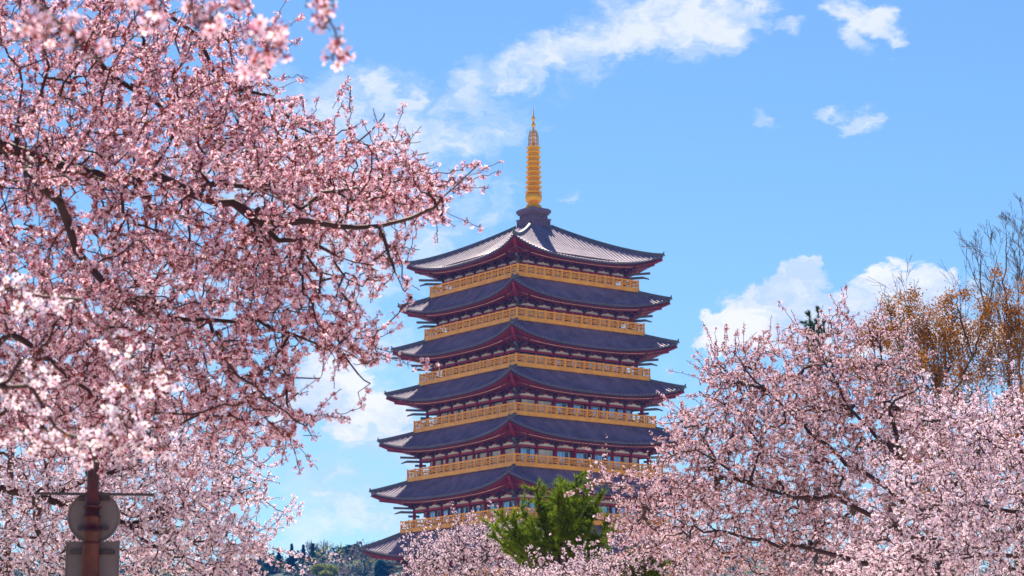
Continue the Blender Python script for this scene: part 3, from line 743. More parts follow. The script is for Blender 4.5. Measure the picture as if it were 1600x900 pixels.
L1 = [(60, 120, 15.6, 190, 170, 2.2, 5), (260, 120, 15.8, 180, 130, 2.0, 4.2), (350, 165, 15.8, 95, 80, 1.6, 1.3), (425, 75, 16, 30, 16, .5, .08), (475, 245, 16, 95, 52, 1.3, 1.4), (590, 278, 16, 66, 38, 1.0, .8),
      (100, 340, 15, 200, 170, 2.2, 5), (330, 320, 15, 190, 120, 1.9, 4.4), (500, 310, 15, 120, 75, 1.4, 2.2), (620, 300, 15, 75, 45, .8, 1.1), (680, 298, 15, 38, 20, .4, .26), (715, 288, 15, 18, 14, .2, .08),
      (420, 410, 14.8, 110, 60, 1.2, 1.5), (560, 400, 14.8, 70, 45, .7, .42), (610, 400, 14.8, 28, 25, .3, .10), (628, 440, 14.8, 12, 16, .2, .04),
      (90, 520, 14, 190, 110, 2.0, 3.6), (300, 480, 14.6, 150, 90, 1.6, 2.4), (450, 495, 14.8, 95, 55, 1.0, 1.2), (540, 520, 14.8, 60, 48, .7, .75), (580, 545, 14.8, 26, 22, .3, .12),
      (270, 590, 14.4, 160, 70, 1.4, 1.9), (400, 580, 14.4, 60, 45, .8, .45), (430, 600, 14.6, 40, 25, .5, .2), (380, 650, 14.4, 95, 45, .9, .9), (452, 655, 14.4, 40, 25, .5, .22), (120, 650, 13.6, 140, 60, 1.2, 1.3), (-120, 260, 15, 90, 300, 2, 1.4)]
make_tree('cherry_tree', 'big cherry tree filling the left half, long dark limbs reaching right towards the pagoda', 'cherry tree',
          tl, crown_pts(L1, 7500), .28, 112000, .0162, 1, PINK, 'cherry trees in blossom', shoot=(330, .30, .12), tip=.0025, trunk_r=.03, minr=.088, expo=2.6, per=4, buds=.50, rmax=.0105, spread=1.0, leaf=.22)

# --- a small low bough with large flowers, hanging before the sign post
d2 = 8.0
bl = [[(-2.9, 7.8, 0), (-2.85, 7.8, 1.2), (-2.6, 7.9, 2.2), at(-150, 560, d2), at(0, 610, d2), at(90, 665, d2), at(150, 690, d2), at(215, 690, d2)], [at(0, 610, d2), at(30, 560, d2), at(60, 590, d2)],
      [at(-150, 560, d2), at(-60, 480, d2), at(20, 450, d2), at(120, 470, d2), at(190, 520, 8.1)], [at(-150, 560, d2), at(-20, 660, 7.9), at(60, 700, 7.9)], [at(150, 690, d2), at(152, 730, d2), at(146, 768, d2)]]
make_tree('cherry_tree', 'small near cherry tree with a low bough of large pale flowers above the sign post', 'cherry tree',
          bl, crown_pts([(60, 600, d2, 70, 40, .3, 1.2), (130, 700, d2, 60, 22, .2, 1.3), (200, 665, d2, 50, 40, .25, 1.4), (40, 480, d2, 90, 50, .3, 1.0), (175, 540, 8.1, 40, 50, .2, .7), (230, 600, 8.1, 60, 50, .2, .9), (225, 690, d2, 40, 30, .2, .6), (20, 680, d2, 50, 30, .2, .6), (146, 775, d2, 5, 8, .04, .05), (-100, 560, d2, 60, 100, .4, 1)], 150),
          .3, 500, .0200, 0, PALE, 'cherry trees in blossom', tip=.0015, trunk_r=.012, minr=.035, per=3.2, buds=.15, rmax=.006, spread=1.2, leaf=.04)

# --- lower left, farther
d3 = 30.0
B_ = lambda x, y, d=d3: at(x, y, d)
l2 = [[(-6.9, 30, 0), (-6.8, 30, 1.8), B_(-40, 760), B_(60, 775), B_(120, 795), B_(200, 820), B_(300, 845), B_(380, 855)], [B_(-40, 760), B_(-20, 660), B_(80, 600), B_(200, 560), B_(300, 560)],
      [B_(60, 775), B_(180, 735), B_(240, 700), B_(330, 690), B_(395, 720)], [B_(200, 820), B_(290, 790), B_(360, 770), B_(410, 755)], [(-6.8, 30, 1.8), B_(0, 850), B_(60, 840), B_(90, 870)], [B_(200, 820), B_(245, 860), B_(330, 880)]]
L2 = [(80, 690, d3, 170, 120, 2.4, 4), (220, 650, d3, 130, 80, 1.8, 2.2), (100, 830, d3, 180, 90, 2.2, 3.6), (260, 740, d3, 120, 80, 1.8, 2.8), (340, 730, d3, 70, 40, 1, .9), (300, 830, d3, 100, 70, 1.6, 2.4), (370, 850, d3, 60, 40, 1, .9), (385, 770, d3, 32, 20, .5, .25),
      (120, 560, d3, 160, 70, 2, 1.2), (405, 855, d3, 26, 14, .4, .12), (355, 900, d3, 60, 30, .8, .6)]
make_tree('cherry_tree', 'cherry tree behind the sign post, dense small pale pink flowers down the lower left', 'cherry tree',
          l2, crown_pts(L2, 4800), .25, 64000, .0205, 1, PALE, 'cherry trees in blossom', shoot=(300, .6, .1), tip=.0035, trunk_r=.05, minr=.11, per=4, buds=.25, rmax=.017, leaf=.14, stems=False)

# --- the big one on the right
d4 = 36.0
C_ = lambda x, y, d=34.9: at(x, y, d)
r1 = [[(6.6, 36, 0), (6.55, 36, 1.4), C_(1475, 900), C_(1462, 850), C_(1440, 800), C_(1410, 720), C_(1390, 640), C_(1366, 570), C_(1360, 520)],
      [C_(1462, 850), C_(1400, 825), C_(1300, 775), C_(1230, 775), C_(1170, 755), C_(1120, 722), C_(1060, 705), C_(1010, 712)], [C_(1120, 722), C_(1100, 690), C_(1108, 668)],
      [C_(1440, 800), C_(1340, 730), C_(1280, 690), C_(1230, 640), C_(1170, 580), C_(1130, 545)], [C_(1410, 720), C_(1330, 640), C_(1290, 570), C_(1270, 520)],
      [C_(1440, 800), C_(1510, 740), C_(1550, 660), C_(1600, 610)], [C_(1475, 900), C_(1350, 880), C_(1230, 850), C_(1120, 830), C_(1020, 800)], [C_(1390, 640), C_(1430, 610), C_(1452, 595)],
      [C_(1170, 755), C_(1190, 700), C_(1150, 640), C_(1090, 610)], [C_(1020, 800), C_(980, 760), C_(930, 750)]]
R1 = [(1250, 600, d4, 150, 85, 2.2, 3.4), (1335, 600, d4, 110, 88, 2.0, 2.2), (1440, 672, d4, 120, 66, 2, 1.6), (1160, 590, d4, 70, 55, 1, .8), (1120, 580, d4, 34, 36, .6, .22), (1200, 700, d4, 180, 110, 2.4, 5), (1125, 680, d4, 80, 60, 1.4, 1.5), (1070, 745, d4, 66, 54, 1.2, 1.1), (1062, 655, d4, 34, 14, .5, .08),
      (1000, 766, d4, 42, 34, .8, .45), (945, 748, d4, 28, 20, .5, .12), (1150, 820, d4, 180, 80, 2.0, 3.4), (1010, 830, d4, 70, 50, 1, .7), (1350, 740, d4, 180, 120, 2.4, 4), (1350, 860, d4, 200, 70, 2.2, 2.4), (1520, 705, d4, 110, 60, 1.8, 1.3), (1395, 548, d4, 40, 34, .9, .22), (1330, 515, d4, 60, 36, .8, .42), (1590, 750, d4, 120, 90, 2, 1.6)]
make_tree('cherry_tree', 'broad cherry tree right of the pagoda, pink blossom mixed with bronze young leaves', 'cherry tree',
          r1, crown_pts(R1, 9000), .22, 100000, .0205, 1, BRON, 'cherry trees in blossom', shoot=(380, .42, .25), tip=.0036, trunk_r=.05, minr=.105, per=4, buds=.25, rmax=.018, leaf=.80, stems=False)

# --- far right, paler, nearer
d5 = 27.0
D_ = lambda x, y, d=d5: at(x, y, d)
r2 = [[(7.2, 27, 0), (7.1, 27, 1.5), D_(1740, 860), D_(1690, 780), D_(1620, 720), D_(1540, 690), D_(1480, 650)], [D_(1690, 780), D_(1600, 800), D_(1500, 790), D_(1420, 800)],
      [D_(1740, 860), D_(1660, 880), D_(1560, 870), D_(1450, 880)], [D_(1620, 720), D_(1600, 660), D_(1570, 610)]]
R2 = [(1560, 680, d5, 100, 60, 1.4, 1.5), (1490, 650, d5, 60, 34, .8, .45), (1600, 640, d5, 60, 40, 1, .6), (1560, 780, d5, 130, 80, 1.8, 2.6), (1460, 820, d5, 90, 50, 1.2, 1.0), (1540, 870, d5, 160, 60, 1.6, 2.4), (1430, 740, d5, 60, 40, .8, .4), (1680, 740, d5, 90, 140, 1.8, 1.2), (1380, 880, d5, 80, 40, 1, .7)]
make_tree('cherry_tree', 'whitest cherry tree at the lower right edge, blossom nearly white with few leaves', 'cherry tree',
          r2, crown_pts(R2, 3200), .25, 30000, .0200, 1, PALE, 'cherry trees in blossom', shoot=(200, .5, .3), tip=.0034, trunk_r=.05, minr=.10, per=4, buds=.18, rmax=.016, leaf=.12, stems=False)

# --- low blossom in the middle, before and around the pine
def low_cherry(label, cx, d, ells, n, nf, seed=0, mats=PALE):
    E_ = lambda x, y: at(x, y, d)
    b = at(cx, 900, d); lim = [[(b[0], d, 0), (b[0], d, 1.6), E_(cx, 1020)]]
    for e in ells[:5]: lim.append([E_(cx, 1020), E_((cx+e[0])/2, (1000+e[1])/2), E_(e[0], e[1])])
    make_tree('cherry_tree', label, 'cherry tree', lim, crown_pts(ells, n), .22, nf, .024, 1, mats, 'cherry trees in blossom', shoot=(150, .5, .3), tip=.0055, trunk_r=.07, minr=.16, per=4, buds=.25, rmax=.028, leaf=.2, stems=False)
d6 = 58
low_cherry('low cherry tree at the foot of the pagoda, left of the green pine', 730, d6,
           [(700, 870, d6, 70, 44, 2, 2), (760, 850, d6, 70, 40, 2, 1.8), (668, 905, d6, 46, 34, 1.4, 1), (820, 890, d6, 70, 34, 2, 1.4), (715, 838, d6, 30, 18, .8, .3), (740, 920, d6, 140, 40, 2, 1.6), (790, 822, d6, 26, 16, .6, .18)], 3000, 26000)
d7 = 46
low_cherry('low cherry tree below the pine, between it and the broad tree on the right', 930, d7,
           [(950, 888, d7, 70, 20, 2, 1.4), (1020, 864, d7, 50, 40, 1.8, 1.3), (860, 904, d7, 70, 22, 1.6, 1), (1000, 835, d7, 28, 18, .8, .3), (1060, 880, d7, 60, 40, 1.6, 1), (920, 910, d7, 120, 30, 1.6, 1.1)], 2200, 18000)
low_cherry('far cherry tree mostly hidden behind the broad tree, towards the middle of its foot', 1200, 72,
           [(1130, 830, 72, 110, 70, 3, 2), (1240, 800, 72, 120, 90, 3, 2.4), (1180, 890, 72, 160, 50, 3, 2), (1290, 880, 72, 100, 60, 3, 1.6), (1100, 770, 72, 50, 40, 2, .5)], 2200, 24000, mats=BRON)
low_cherry('far cherry tree mostly hidden behind the broad tree and the whitest tree', 1480, 75,
           [(1420, 780, 75, 120, 110, 3, 2.4), (1540, 760, 75, 120, 120, 3, 2.6), (1480, 880, 75, 200, 60, 3, 2.2), (1600, 850, 75, 80, 90, 3, 1.2), (1380, 860, 75, 80, 60, 3, 1)], 2600, 28000, mats=BRON)
low_cherry('far cherry tree behind the sign post tree, filling the gaps of the lower left corner', 140, 62,
           [(60, 760, 62, 140, 120, 3, 2.6), (190, 740, 62, 120, 100, 3, 2.2), (120, 860, 62, 190, 70, 3, 2.4), (280, 830, 62, 70, 70, 2.4, .9), (40, 640, 62, 110, 70, 3, 1)], 3000, 42000)

# --- bare twigs and orange leaves behind, upper right
ORG = [leafmat('orange_young_leaf', [(.36, .125, .02), (.27, .12, .025), (.42, .18, .03), (.18, .075, .025)], .5)]
def leaves(P, par, r, n0, n, size, rmax, zr=None, up=.3):
    ch = np.where(par >= 0)[0]; ch = ch[(r[ch] < rmax)]
    if zr is not None: ch = ch[zr(P[ch])]
    cell = np.floor(P[ch][:, [0, 2]]/.35).astype(int); _, inv, cnt = np.unique(cell, axis=0, return_inverse=True, return_counts=True)
    pw_ = 1/cnt[inv.ravel()]**.85; e = rng.choice(ch, n, p=pw_/pw_.sum()); t = rng.uniform(0, 1, n)[:, None]; c = P[par[e]]*(1-t)+P[e]*t + rng.normal(0, size*1.8, (n, 3))
    d, s, t2 = frames(rng.normal(0, 1, (n, 3))+[0, 0, up]); l_ = size*rng.uniform(.7, 1.4, n)[:, None]
    v = np.stack([c, c+d*l_*.5+s*l_*.25, c+d*l_, c+d*l_*.5-s*l_*.25], 1).reshape(-1, 3); return v, np.arange(len(v)).reshape(-1, 4)
def upright_tree(name, label, px, d, stems, seed, depth=5, leafn=0, lsize=.05, lmask=None, lm=ORG, group=None, spread=.42):
    """every stem forks again and again into thinner, upward bending twigs"""
    q = np.random.default_rng(seed); b = at(px, 900, d); E_ = lambda x, y, k=0: at(x, y, d+k)
    base = np.array([b[0], d, 0.0]); P = [base.copy(), E_(*stems[0][0])]; par = [-1, 0]; rr = [.16, .12]
    def rec(i, dr, ln, rad, dep):
        n = 5; p = P[i]; cv = q.normal(0, .10, 3)
        for k in range(n):
            dr = dr + cv*.35 + q.normal(0, .05, 3); dr[2] += .05; dr /= np.linalg.norm(dr); p = p + dr*ln/n; r_ = rad*(1-.5*(k+1)/n)
            P.append(p); par.append(i); rr.append(max(r_, .0034)); i = len(P)-1
            if dep > 0 and k >= 1 and q.uniform() < .78:
                s = q.normal(0, 1, 3); s -= dr*s.dot(dr); s /= np.linalg.norm(s); rec(i, dr*1.0+s*q.uniform(.7, 1.4)*spread, ln*q.uniform(.45, .72), r_*.62, dep-1)
    for st in stems:
        pts = [E_(*c, q.uniform(-.5, .5)) for c in st]; i = int(np.argmin([np.linalg.norm(np.array(x)-E_(*st[0])) for x in P])); full = sum(np.linalg.norm(b_-a_) for a_, b_ in zip(pts, pts[1:])); run = 0
        for a_, b_ in zip(pts, pts[1:]):
            n = max(2, int(np.linalg.norm(b_-a_)/.28)); seg = (b_-a_)/n
            for k in range(n):
                p = a_+seg*(k+1)+q.normal(0, .025, 3); run += np.linalg.norm(seg); f = 1-run/full; P.append(p); par.append(i); rr.append(.030*f**.9+.005); i = len(P)-1
                if run/full > .18 and q.uniform() < .6:
                    dr = seg/np.linalg.norm(seg); s = q.normal(0, 1, 3); s /= np.linalg.norm(s); rec(i, dr+s*q.uniform(.5, .9)*1.0*spread*1.6, q.uniform(.5, 1.0)*(.5+.9*f), .011*f+.005, depth-2)
    for i in range(1, len(P)): rr[i] = min(rr[i], rr[par[i]])
    P = np.array(P)-base; par = np.array(par); rr = np.array(rr); root = empty(name, base); tag(root, label, 'tree', group)
    V, F = tubes(P, par, rr, len(P), .03, 9, 0); npmesh('trunk', V, F, [M['barkfar']], root, smooth=True)
    V, F = tubes(P, par, rr, len(P), 0, .03, .04); npmesh('branches', V, F, [M['barkfar']], root, smooth=True)
    if leafn:
        V, F = leaves(P, par, rr, 0, leafn, lsize, .03, lambda Q: lmask(Q+base)); npmesh('leaves', V, F, lm, root)
d8 = 55
upright_tree('broadleaf_tree', 'tree with fresh orange brown leaves and bare twig tops, behind the broad cherry tree', 1480, d8,
             [[(1480, 820), (1470, 640), (1452, 540), (1440, 470)], [(1470, 640), (1520, 560), (1540, 480), (1530, 400), (1513, 376)], [(1452, 540), (1420, 480), (1412, 452)], [(1520, 560), (1500, 500), (1490, 450)], [(1480, 820), (1580, 640), (1575, 520), (1562, 450)],
              [(1470, 640), (1430, 580), (1400, 530), (1390, 490)], [(1480, 820), (1400, 680), (1370, 600)], [(1470, 640), (1490, 560), (1470, 500)], [(1580, 640), (1550, 560), (1535, 500)], [(1480, 820), (1440, 660), (1420, 600)], [(1580, 640), (1610, 560), (1605, 480)]] + [[(1470+(x-1470)*.35, 640), ((x+1480)/2, 590), (x, 520+18*math.sin(x))] for x in range(1390, 1630, 17)],
             21, 4, 44000, .058, lambda Q: Q[:, 2] + rng.normal(0, .40, len(Q)) < at(1500, 505, d8)[2] - .25*np.sin(Q[:, 0]*3), group='trees behind the blossom')
upright_tree('bare_tree', 'leafless tree with thin upright twigs, tallest at the right edge', 1590, 60,
             [[(1590, 800), (1592, 560), (1590, 470), (1594, 400), (1588, 345)], [(1592, 560), (1568, 440), (1575, 380), (1570, 350)], [(1592, 560), (1620, 430), (1615, 340)], [(1568, 440), (1548, 400), (1540, 395)], [(1590, 470), (1606, 380), (1600, 340)], [(1592, 560), (1550, 470), (1556, 400)]],
             33, 5, group='trees behind the blossom')
NEED = [leafmat('pine_needle', [(.09, .17, .012), (.20, .29, .02), (.03, .06, .010), (.34, .38, .025)], .45)]
NEEDF = [leafmat('dark_needle', [(.02, .06, .03), (.035, .08, .035)], .3)]
def pine(label, px, d, fork, tips, mats=NEED, nl=.17, dens=1.0, group='green pines among the blossom', shoot=.8):
    b = at(px, 900, d); E_ = lambda x, y, q=0: at(x, y, d+q)
    base = np.array([b[0], d, 0.0]); root = empty('pine_tree', base); tag(root, label, 'pine tree', group)
    f0 = E_(*fork); P = [np.array([b[0], d, 0.]), np.array([b[0]+.05, d, f0[2]*.5]), f0]; par = [-1, 0, 1]; rr = [.16, .13, .10]
    NC = []; ND = []
    for (tx, ty) in tips:
        q = rng.uniform(-.9, .9)*.9; T = E_(tx, ty, q); mid = f0*.42 + T*.58; mid[2] -= .22*np.linalg.norm(T-f0)*(.4+abs(tx-fork[0])/200); prev = 2; last = f0
        for t in np.linspace(.12, 1, 9):
            p = f0*(1-t)**2 + 2*mid*t*(1-t) + T*t*t + rng.normal(0, .015, 3); P.append(p); par.append(prev); rr.append(.045*(1-t)+.009); prev = len(P)-1
            if t > .35:
                m = int(84*dens); u = rng.uniform(0, 1, m)[:, None]; NC.append(last*(1-u)+p*u); dr = (p-last)/np.linalg.norm(p-last)
                ND.append(dr*.9 + rng.normal(0, .55, (m, 3)) + [0, 0, .35])
                # side shoots
                for _ in range(2):
                    sd = rng.normal(0, 1, 3); sd[2] = abs(sd[2])*.8+.3; sd /= np.linalg.norm(sd); ln = rng.uniform(.15, .42)*shoot
                    e = p+sd*ln; P.append(e); par.append(prev); rr.append(.006); m2 = int(76*dens); u = rng.uniform(0, 1, m2)[:, None]
                    NC.append(p*(1-u)+e*u); ND.append(sd*1.1+rng.normal(0, .55, (m2, 3)))
            last = p
    P = np.array(P)-base; V, F = tubes(P, np.array(par), np.array(rr), len(P), .05, 9, 0); npmesh('trunk', V, F, [M['barkfar']], root, smooth=True)
    V, F = tubes(P, np.array(par), np.array(rr), len(P), 0, .05, 0); npmesh('branches', V, F, [M['barkfar']], root, smooth=True)
    C = np.vstack(NC)-base; Dn = np.vstack(ND); dd, s, t2 = frames(Dn); l_ = nl*rng.uniform(.6, 1.15, len(C))[:, None]; wd = .008
    v = np.stack([C-s*wd, C+s*wd, C+dd*l_], 1).reshape(-1, 3); npmesh('needles', v, np.arange(len(v)).reshape(-1, 3), mats, root)
tips = [(780, 805), (775, 840), (800, 815), (815, 795), (838, 768), (842, 790), (860, 782), (872, 765), (886, 760), (900, 748), (902, 765), (912, 785), (922, 758), (935, 782), (930, 800), (950, 822), (945, 840), (968, 822),
        (800, 850), (820, 850), (830, 830), (850, 820), (870, 800), (885, 790), (895, 800), (905, 820), (915, 835), (925, 850), (940, 860), (860, 840), (880, 830), (845, 855), (770, 822), (895, 775), (880, 775), (812, 830), (790, 860), (905, 850), (868, 860)]
pine('bushy green pine with upturned shoots in front of the lowest balconies', 880, 50, (878, 895), tips)
pine('pine top showing through blossom at the bottom edge, right of the bushy pine', 1005, 46, (1000, 950), [(985, 870), (1000, 876), (1015, 866), (1030, 872), (972, 884), (1008, 890), (1040, 886), (990, 895), (1022, 890)], nl=.13)
pine('dark pine tip standing above the blossom under the white cloud', 1275, 70, (1276, 640), [(1265, 494), (1279, 488), (1258, 504), (1272, 505), (1288, 506), (1283, 515), (1266, 520)], mats=NEEDF, nl=.16, shoot=.35)

# ------------------------------------------------------------------ far hillside wood
def leafcloud(C, s, up=.2):
    n = len(C); d, a, b = frames(rng.normal(0, 1, (n, 3))+[0, 0, up]); l_ = s*rng.uniform(.6, 1.4, n)[:, None]
    v = np.stack([C-a*l_*.5, C-d*l_*.5, C+a*l_*.5, C+d*l_*.5], 1).reshape(-1, 3); return v, np.arange(len(v)).reshape(-1, 4)
HB = dict(ever=[leafmat('evergreen_leaf_hazed', [(.010, .05, .05), (.016, .07, .06), (.025, .085, .06)], .3)], grey=[leafmat('bud_haze_leaf', [(.14, .11, .11), (.20, .15, .14), (.10, .09, .09)], .3)],  # evergreens tinted bluish: some of the distance haze is in their colour
          yell=[leafmat('spring_leaf', [(.20, .24, .04), (.28, .30, .06)], .4)], pinkf=[leafmat('distant_blossom', [(.75, .50, .55), (.85, .62, .66)], .4)])
def hill_tree(name, label, px, pyt, d, hpx, wpx, kind, shape):
    """the top seen at px, pyt"""
    T = at(px, pyt, d); s = d/FPX; h = hpx*s; wd = wpx*s/2*1.3; base = np.array([T[0], d, T[2]-h]); gz = float(hillz(T[0], d)); base[2] = min(gz, base[2]+1)
    H = T[2]-base[2]; root = empty(name, base); tag(root, label, 'tree', 'trees on the far hillside')
    tb = MB(); tb.lathe([(.3, -.5), (.22, H*.5), (.05, H*.93)], 6); tb.build('trunk', M['barkfar'], root)
    n = {'cone': 1500, 'round': 1500, 'bare': 900}[shape]; u = rng.normal(0, 1, (n, 3)); u /= np.linalg.norm(u, axis=1)[:, None]; q = rng.uniform(0, 1, n)
    if shape == 'cone':
        t = rng.uniform(0, 1, n)**.75; rad = wd*t*(.65+.35*np.sin(t*34)); an = rng.uniform(0, 2*np.pi, n); rr_ = rad*np.sqrt(rng.uniform(.2, 1, n))
        C = np.stack([rr_*np.cos(an), rr_*np.sin(an), H - t*h*.95], 1)
    else:
        k = 9; cc = rng.normal(0, 1, (k, 3)); cc /= np.linalg.norm(cc, axis=1)[:, None]; cc *= np.array([wd*.6, wd*.6, h*.28]); ci = rng.integers(0, k, n)
        C = cc[ci] + u*(q**.4)[:, None]*np.array([wd*.48, wd*.48, h*.22]) + [0, 0, H-h*.5]
    if shape == 'bare':
        lim = [[np.array([0, 0, 0.]), np.array([0, 0, max(.5, H-h*.9)])]]; P, par, r, n0 = grow(lim, C[:420], .8, 1.0, .035, 2.4)
        V, F = tubes(P, par, r, n0, 0, 9, .05); npmesh('branches', V, F, [M['barkfar']], root)
        C = C[:200]; sz = .25
    else: sz = .75
    V, F = leafcloud(C, sz); npmesh('crown', V, F, HB[kind], root)
hill_tree('conifer_tree', 'dark conifer on the hill, tallest evergreen of the skyline', 456, 850, 690, 62, 36, 'ever', 'cone')
hill_tree('conifer_tree', 'smaller dark conifer on the hill just left of the tallest evergreen', 436, 860, 700, 46, 26, 'ever', 'cone')
hill_tree('broadleaf_tree', 'round dark evergreen bush on the hill beside the left cherry blossom', 416, 866, 690, 40, 36, 'ever', 'round')
hill_tree('broadleaf_tree', 'low dark evergreen crown at the bottom edge under the left cherry blossom', 396, 884, 660, 40, 44, 'ever', 'round')
hill_tree('bare_tree', 'leafless tree on the skyline right of the tallest conifer', 486, 842, 720, 40, 26, 'grey', 'bare')
hill_tree('bare_tree', 'widest leafless tree on the middle of the skyline', 506, 839, 720, 44, 36, 'grey', 'bare')
hill_tree('bare_tree', 'slim leafless tree on the skyline right of the widest one', 533, 844, 720, 42, 18, 'grey', 'bare')
hill_tree('broadleaf_tree', 'round evergreen on the skyline near the lowest roof corner', 551, 849, 715, 34, 26, 'ever', 'round')
hill_tree('conifer_tree', 'tiny dark conifer between two leafless trees of the skyline', 474, 852, 705, 34, 12, 'ever', 'cone')
hill_tree('conifer_tree', 'narrow dark conifer before the widest leafless tree', 489, 850, 705, 36, 12, 'ever', 'cone')
hill_tree('bare_tree', 'leafless tree top showing above the lowest roof corner', 582, 842, 720, 44, 40, 'grey', 'bare')
hill_tree('broadleaf_tree', 'pale yellow green tree low on the hill', 507, 878, 640, 34, 36, 'yell', 'round')
hill_tree('conifer_tree', 'dark evergreen on the hill under the lowest roof corner', 600, 872, 650, 40, 24, 'ever', 'round')
hill_tree('bare_tree', 'greyish tree on the hill between the skyline trees and the lowest roof', 570, 868, 670, 40, 40, 'grey', 'bare')
n = 130000; hx = rng.uniform(-260, 330, n); hy = rng.uniform(560, 735, n)
cl = np.vstack([rng.uniform(0, 1, (900, 2))*[330, 150]+[-210, 585], rng.uniform(0, 1, (2100, 2))*[1140, 330]+[-520, 560]]); ci = np.where(rng.uniform(0, 1, n) < .42, rng.integers(0, 900, n), rng.integers(900, 3000, n)); hx = cl[ci, 0]+rng.normal(0, 2.6, n); hy = cl[ci, 1]+rng.normal(0, 2.6, n); cht = rng.uniform(3, 6.5, 3000)[ci]
dr = np.sqrt((hx-cl[ci, 0])**2+(hy-cl[ci, 1])**2); C = np.stack([hx, hy, hillz(hx, hy)+cht*np.clip(1.15-dr/8, .25, 1)*rng.uniform(.15, 1, n)], 1)
kinds = rng.choice(4, 3000, p=[.42, .44, .06, .08])[ci]
V, F = leafcloud(C, .8); o = npmesh('wood', V, F, [HB['ever'][0], HB['grey'][0], HB['yell'][0], HB['pinkf'][0]], None, kinds); tag(o, 'mixed wood of evergreen and leafless trees covering the far blue hill', 'wood', kind='stuff')

# ------------------------------------------------------------------ sign post
dp = 25.0
pb = at(146, 800, dp); px0 = pb[0]-.015; sg = empty('sign_post', (px0, dp, 0)); tag(sg, 'dark red metal post carrying the grey backs of a round and a square road sign', 'sign post')
zz = lambda y: float(at(146, y, dp)[2])
m = MB(); m.lathe([(.13, 0), (.13, .25), (.095, .35), (.092, zz(905)), (.088, zz(835)), (.096, zz(834)), (.096, zz(826)), (.082, zz(825)), (.080, zz(812)), (.092, zz(811)), (.092, zz(806)), (.078, zz(804)),
                   (.076, zz(782)), (.062, zz(770)), (.060, zz(640)), (.075, zz(638)), (.075, zz(632)), (.03, zz(622)), (.01, zz(615))], 20)
m.build('pole', M['postred'], sg, True)
def disc(r, z, y0, y1, n=48):
    v = []; 
    for y in (y0, y1):
        for k in range(n): v.append((r*math.cos(2*math.pi*k/n), y, z+r*math.sin(2*math.pi*k/n)))
    f = [tuple(range(n)), tuple(range(n, 2*n))[::-1]] + [(k, n+k, n+(k+1) % n, (k+1) % n) for k in range(n)]
    return v, f
rs = MB(); v, f = disc(.272, zz(806), .125, .130); rs.add(v, f)
n = 48; zc = zz(806)
for k in range(n):
    a, b = 2*math.pi*k/n, 2*math.pi*(k+1)/n; rs.bar((.272*math.cos(a), .12, zc+.272*math.sin(a)), (.272*math.cos(b), .12, zc+.272*math.sin(b)), .02, .012)
rp = rs.build('round_sign_plate', M['plate'], sg)
for y in (778, 824):
    b = MB(); b.box(-.16, .16, .085, .122, zz(y)-.018, zz(y)+.018); b.box(-.16, .16, .080, .085, zz(y)-.022, zz(y)-.014); b.box(-.16, .16, .080, .085, zz(y)+.014, zz(y)+.022); b.build('mounting_bar', M['platedark'], rp)
sq = MB(); zt = zz(845); sq.box(-.28, .28, .125, .130, zt-.62, zt); sq.box(-.282, .282, .112, .126, zt-.012, zt+.004); sq.box(-.284, -.27, .112, .126, zt-.62, zt-.012); sq.box(.27, .284, .112, .126, zt-.62, zt-.012); sq.box(-.282, .282, .112, .126, zt-.632, zt-.618)
sp_ = sq.build('square_sign_plate', M['plate'], sg)
for z in (zz(862), zt-.48):
    b = MB(); b.box(-.235, .235, .085, .122, z-.018, z+.018); b.box(-.235, .235, .079, .085, z-.023, z-.013); b.box(-.235, .235, .079, .085, z+.013, z+.023); b.build('mounting_bar', M['platedark'], sp_)
rd = MB(); rd.bar((-.60, .0, zz(771)), (.62, .0, zz(773)), .026, .026); rd.lathe([(.004, zz(773)-.022), (.018, zz(773)-.016), (.024, zz(773)), (.018, zz(773)+.016), (.004, zz(773)+.022)], 12, (.63, 0))
rd.build('cross_rod', M['platedark'], sg)
st = MB()
for y in (792, 850): st.lathe([(.099, zz(y)-.012), (.101, zz(y)-.01), (.101, zz(y)+.01), (.099, zz(y)+.012)], 20)
st.build('clamp_band', M['postred'], sg)

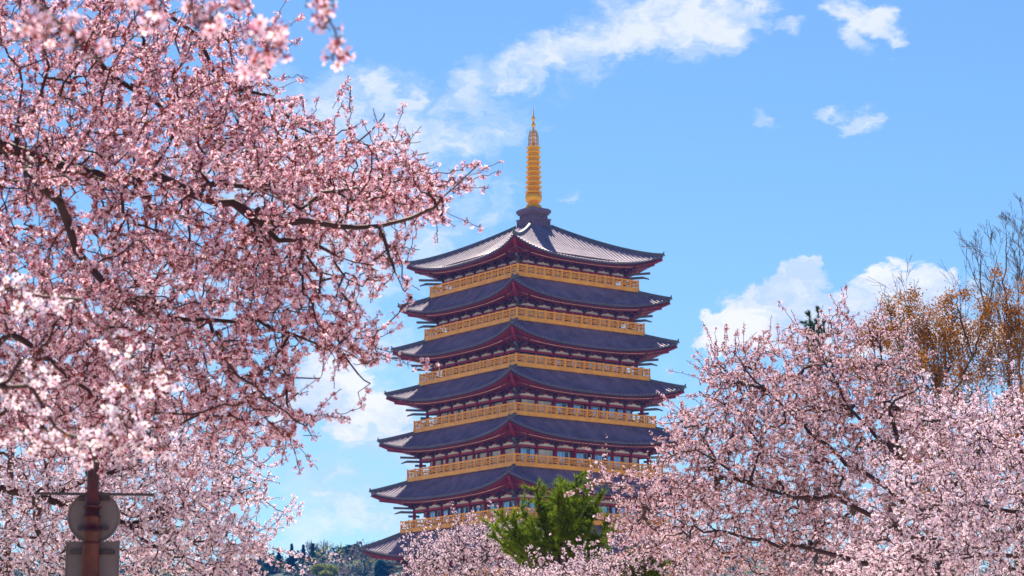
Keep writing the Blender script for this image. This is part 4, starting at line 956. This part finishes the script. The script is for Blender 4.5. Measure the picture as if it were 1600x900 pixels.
# a lamp seen through the blossom at the left edge
dl = 36.0; lb = at(22, 590, dl); lp = empty('street_lamp', (lb[0], dl, 0)); tag(lp, 'red framed lantern with cream panes showing through the blossom at the left edge', 'street lamp')
m = MB(); m.lathe([(.10, 0), (.07, .4), (.05, lb[2]-.2), (.09, lb[2]-.14)], 14); m.build('pole', M['postred'], lp, True)
m = MB(); z0 = lb[2]-.15; z1 = lb[2]+.15
for sx in (-1, 1):
    for sy in (-1, 1): m.box(sx*.10-.016, sx*.10+.016, sy*.10-.016, sy*.10+.016, z0, z1)
m.box(-.016, .016, -.112, -.088, z0, z1); m.box(-.12, .12, -.12, .12, z0-.02, z0); m.box(-.12, .12, -.12, .12, z1, z1+.02); lo = m.build('lantern_frame', M['postred'], lp)
m = MB(); m.box(-.095, .095, -.095, .095, z0+.001, z1-.001); m.build('lantern_pane', mat('cream_pane', (.62, .56, .42), .4, .2, 8), lo)
m = MB(); m.box(.03, .075, -.099, -.096, z0+.05, z1-.09); m.box(-.08, -.03, -.099, -.096, z0+.06, z1-.04); m.build('dark_pane', M['platedark'], lo)
m = MB(); m.lathe([(.17, z1+.02), (.10, z1+.09), (.02, z1+.14)], 4); m.build('lantern_roof', M['postred'], lp)
# dark red post at the right edge
rb_ = at(1597, 880, 31); rp_ = MB(); rp_.lathe([(.12, -.0), (.09, .3), (.085, 3.9), (.10, 3.92), (.10, 4.0), (.02, 4.05)], 16)
o = rp_.build('red_post', M['postred'], None, True); o.location = (rb_[0], 31, 0); tag(o, 'dark red round post half hidden in blossom at the bottom right corner', 'post')

# ------------------------------------------------------------------ air
if HAZE:
    hz = MB(); hz.box(-700, 750, -60, 1010, -1.5, 100); ho = hz.build('haze', mat('air', (1, 1, 1)))
    hmt = bpy.data.materials.new('air_haze'); hmt.use_nodes = True; hn = hmt.node_tree; hn.nodes.clear(); oo = hn.nodes.new('ShaderNodeOutputMaterial'); pv = hn.nodes.new('ShaderNodeVolumePrincipled')
    pv.inputs['Color'].default_value = (.05, .28, 1, 1); pv.inputs['Density'].default_value = HAZE; pv.inputs['Anisotropy'].default_value = .0
    hn.links.new(pv.outputs[0], oo.inputs['Volume']); ho.data.materials.clear(); ho.data.materials.append(hmt); ho['kind'] = 'stuff'; ho['label'] = 'thin blue air over the whole place'; ho['category'] = 'haze'
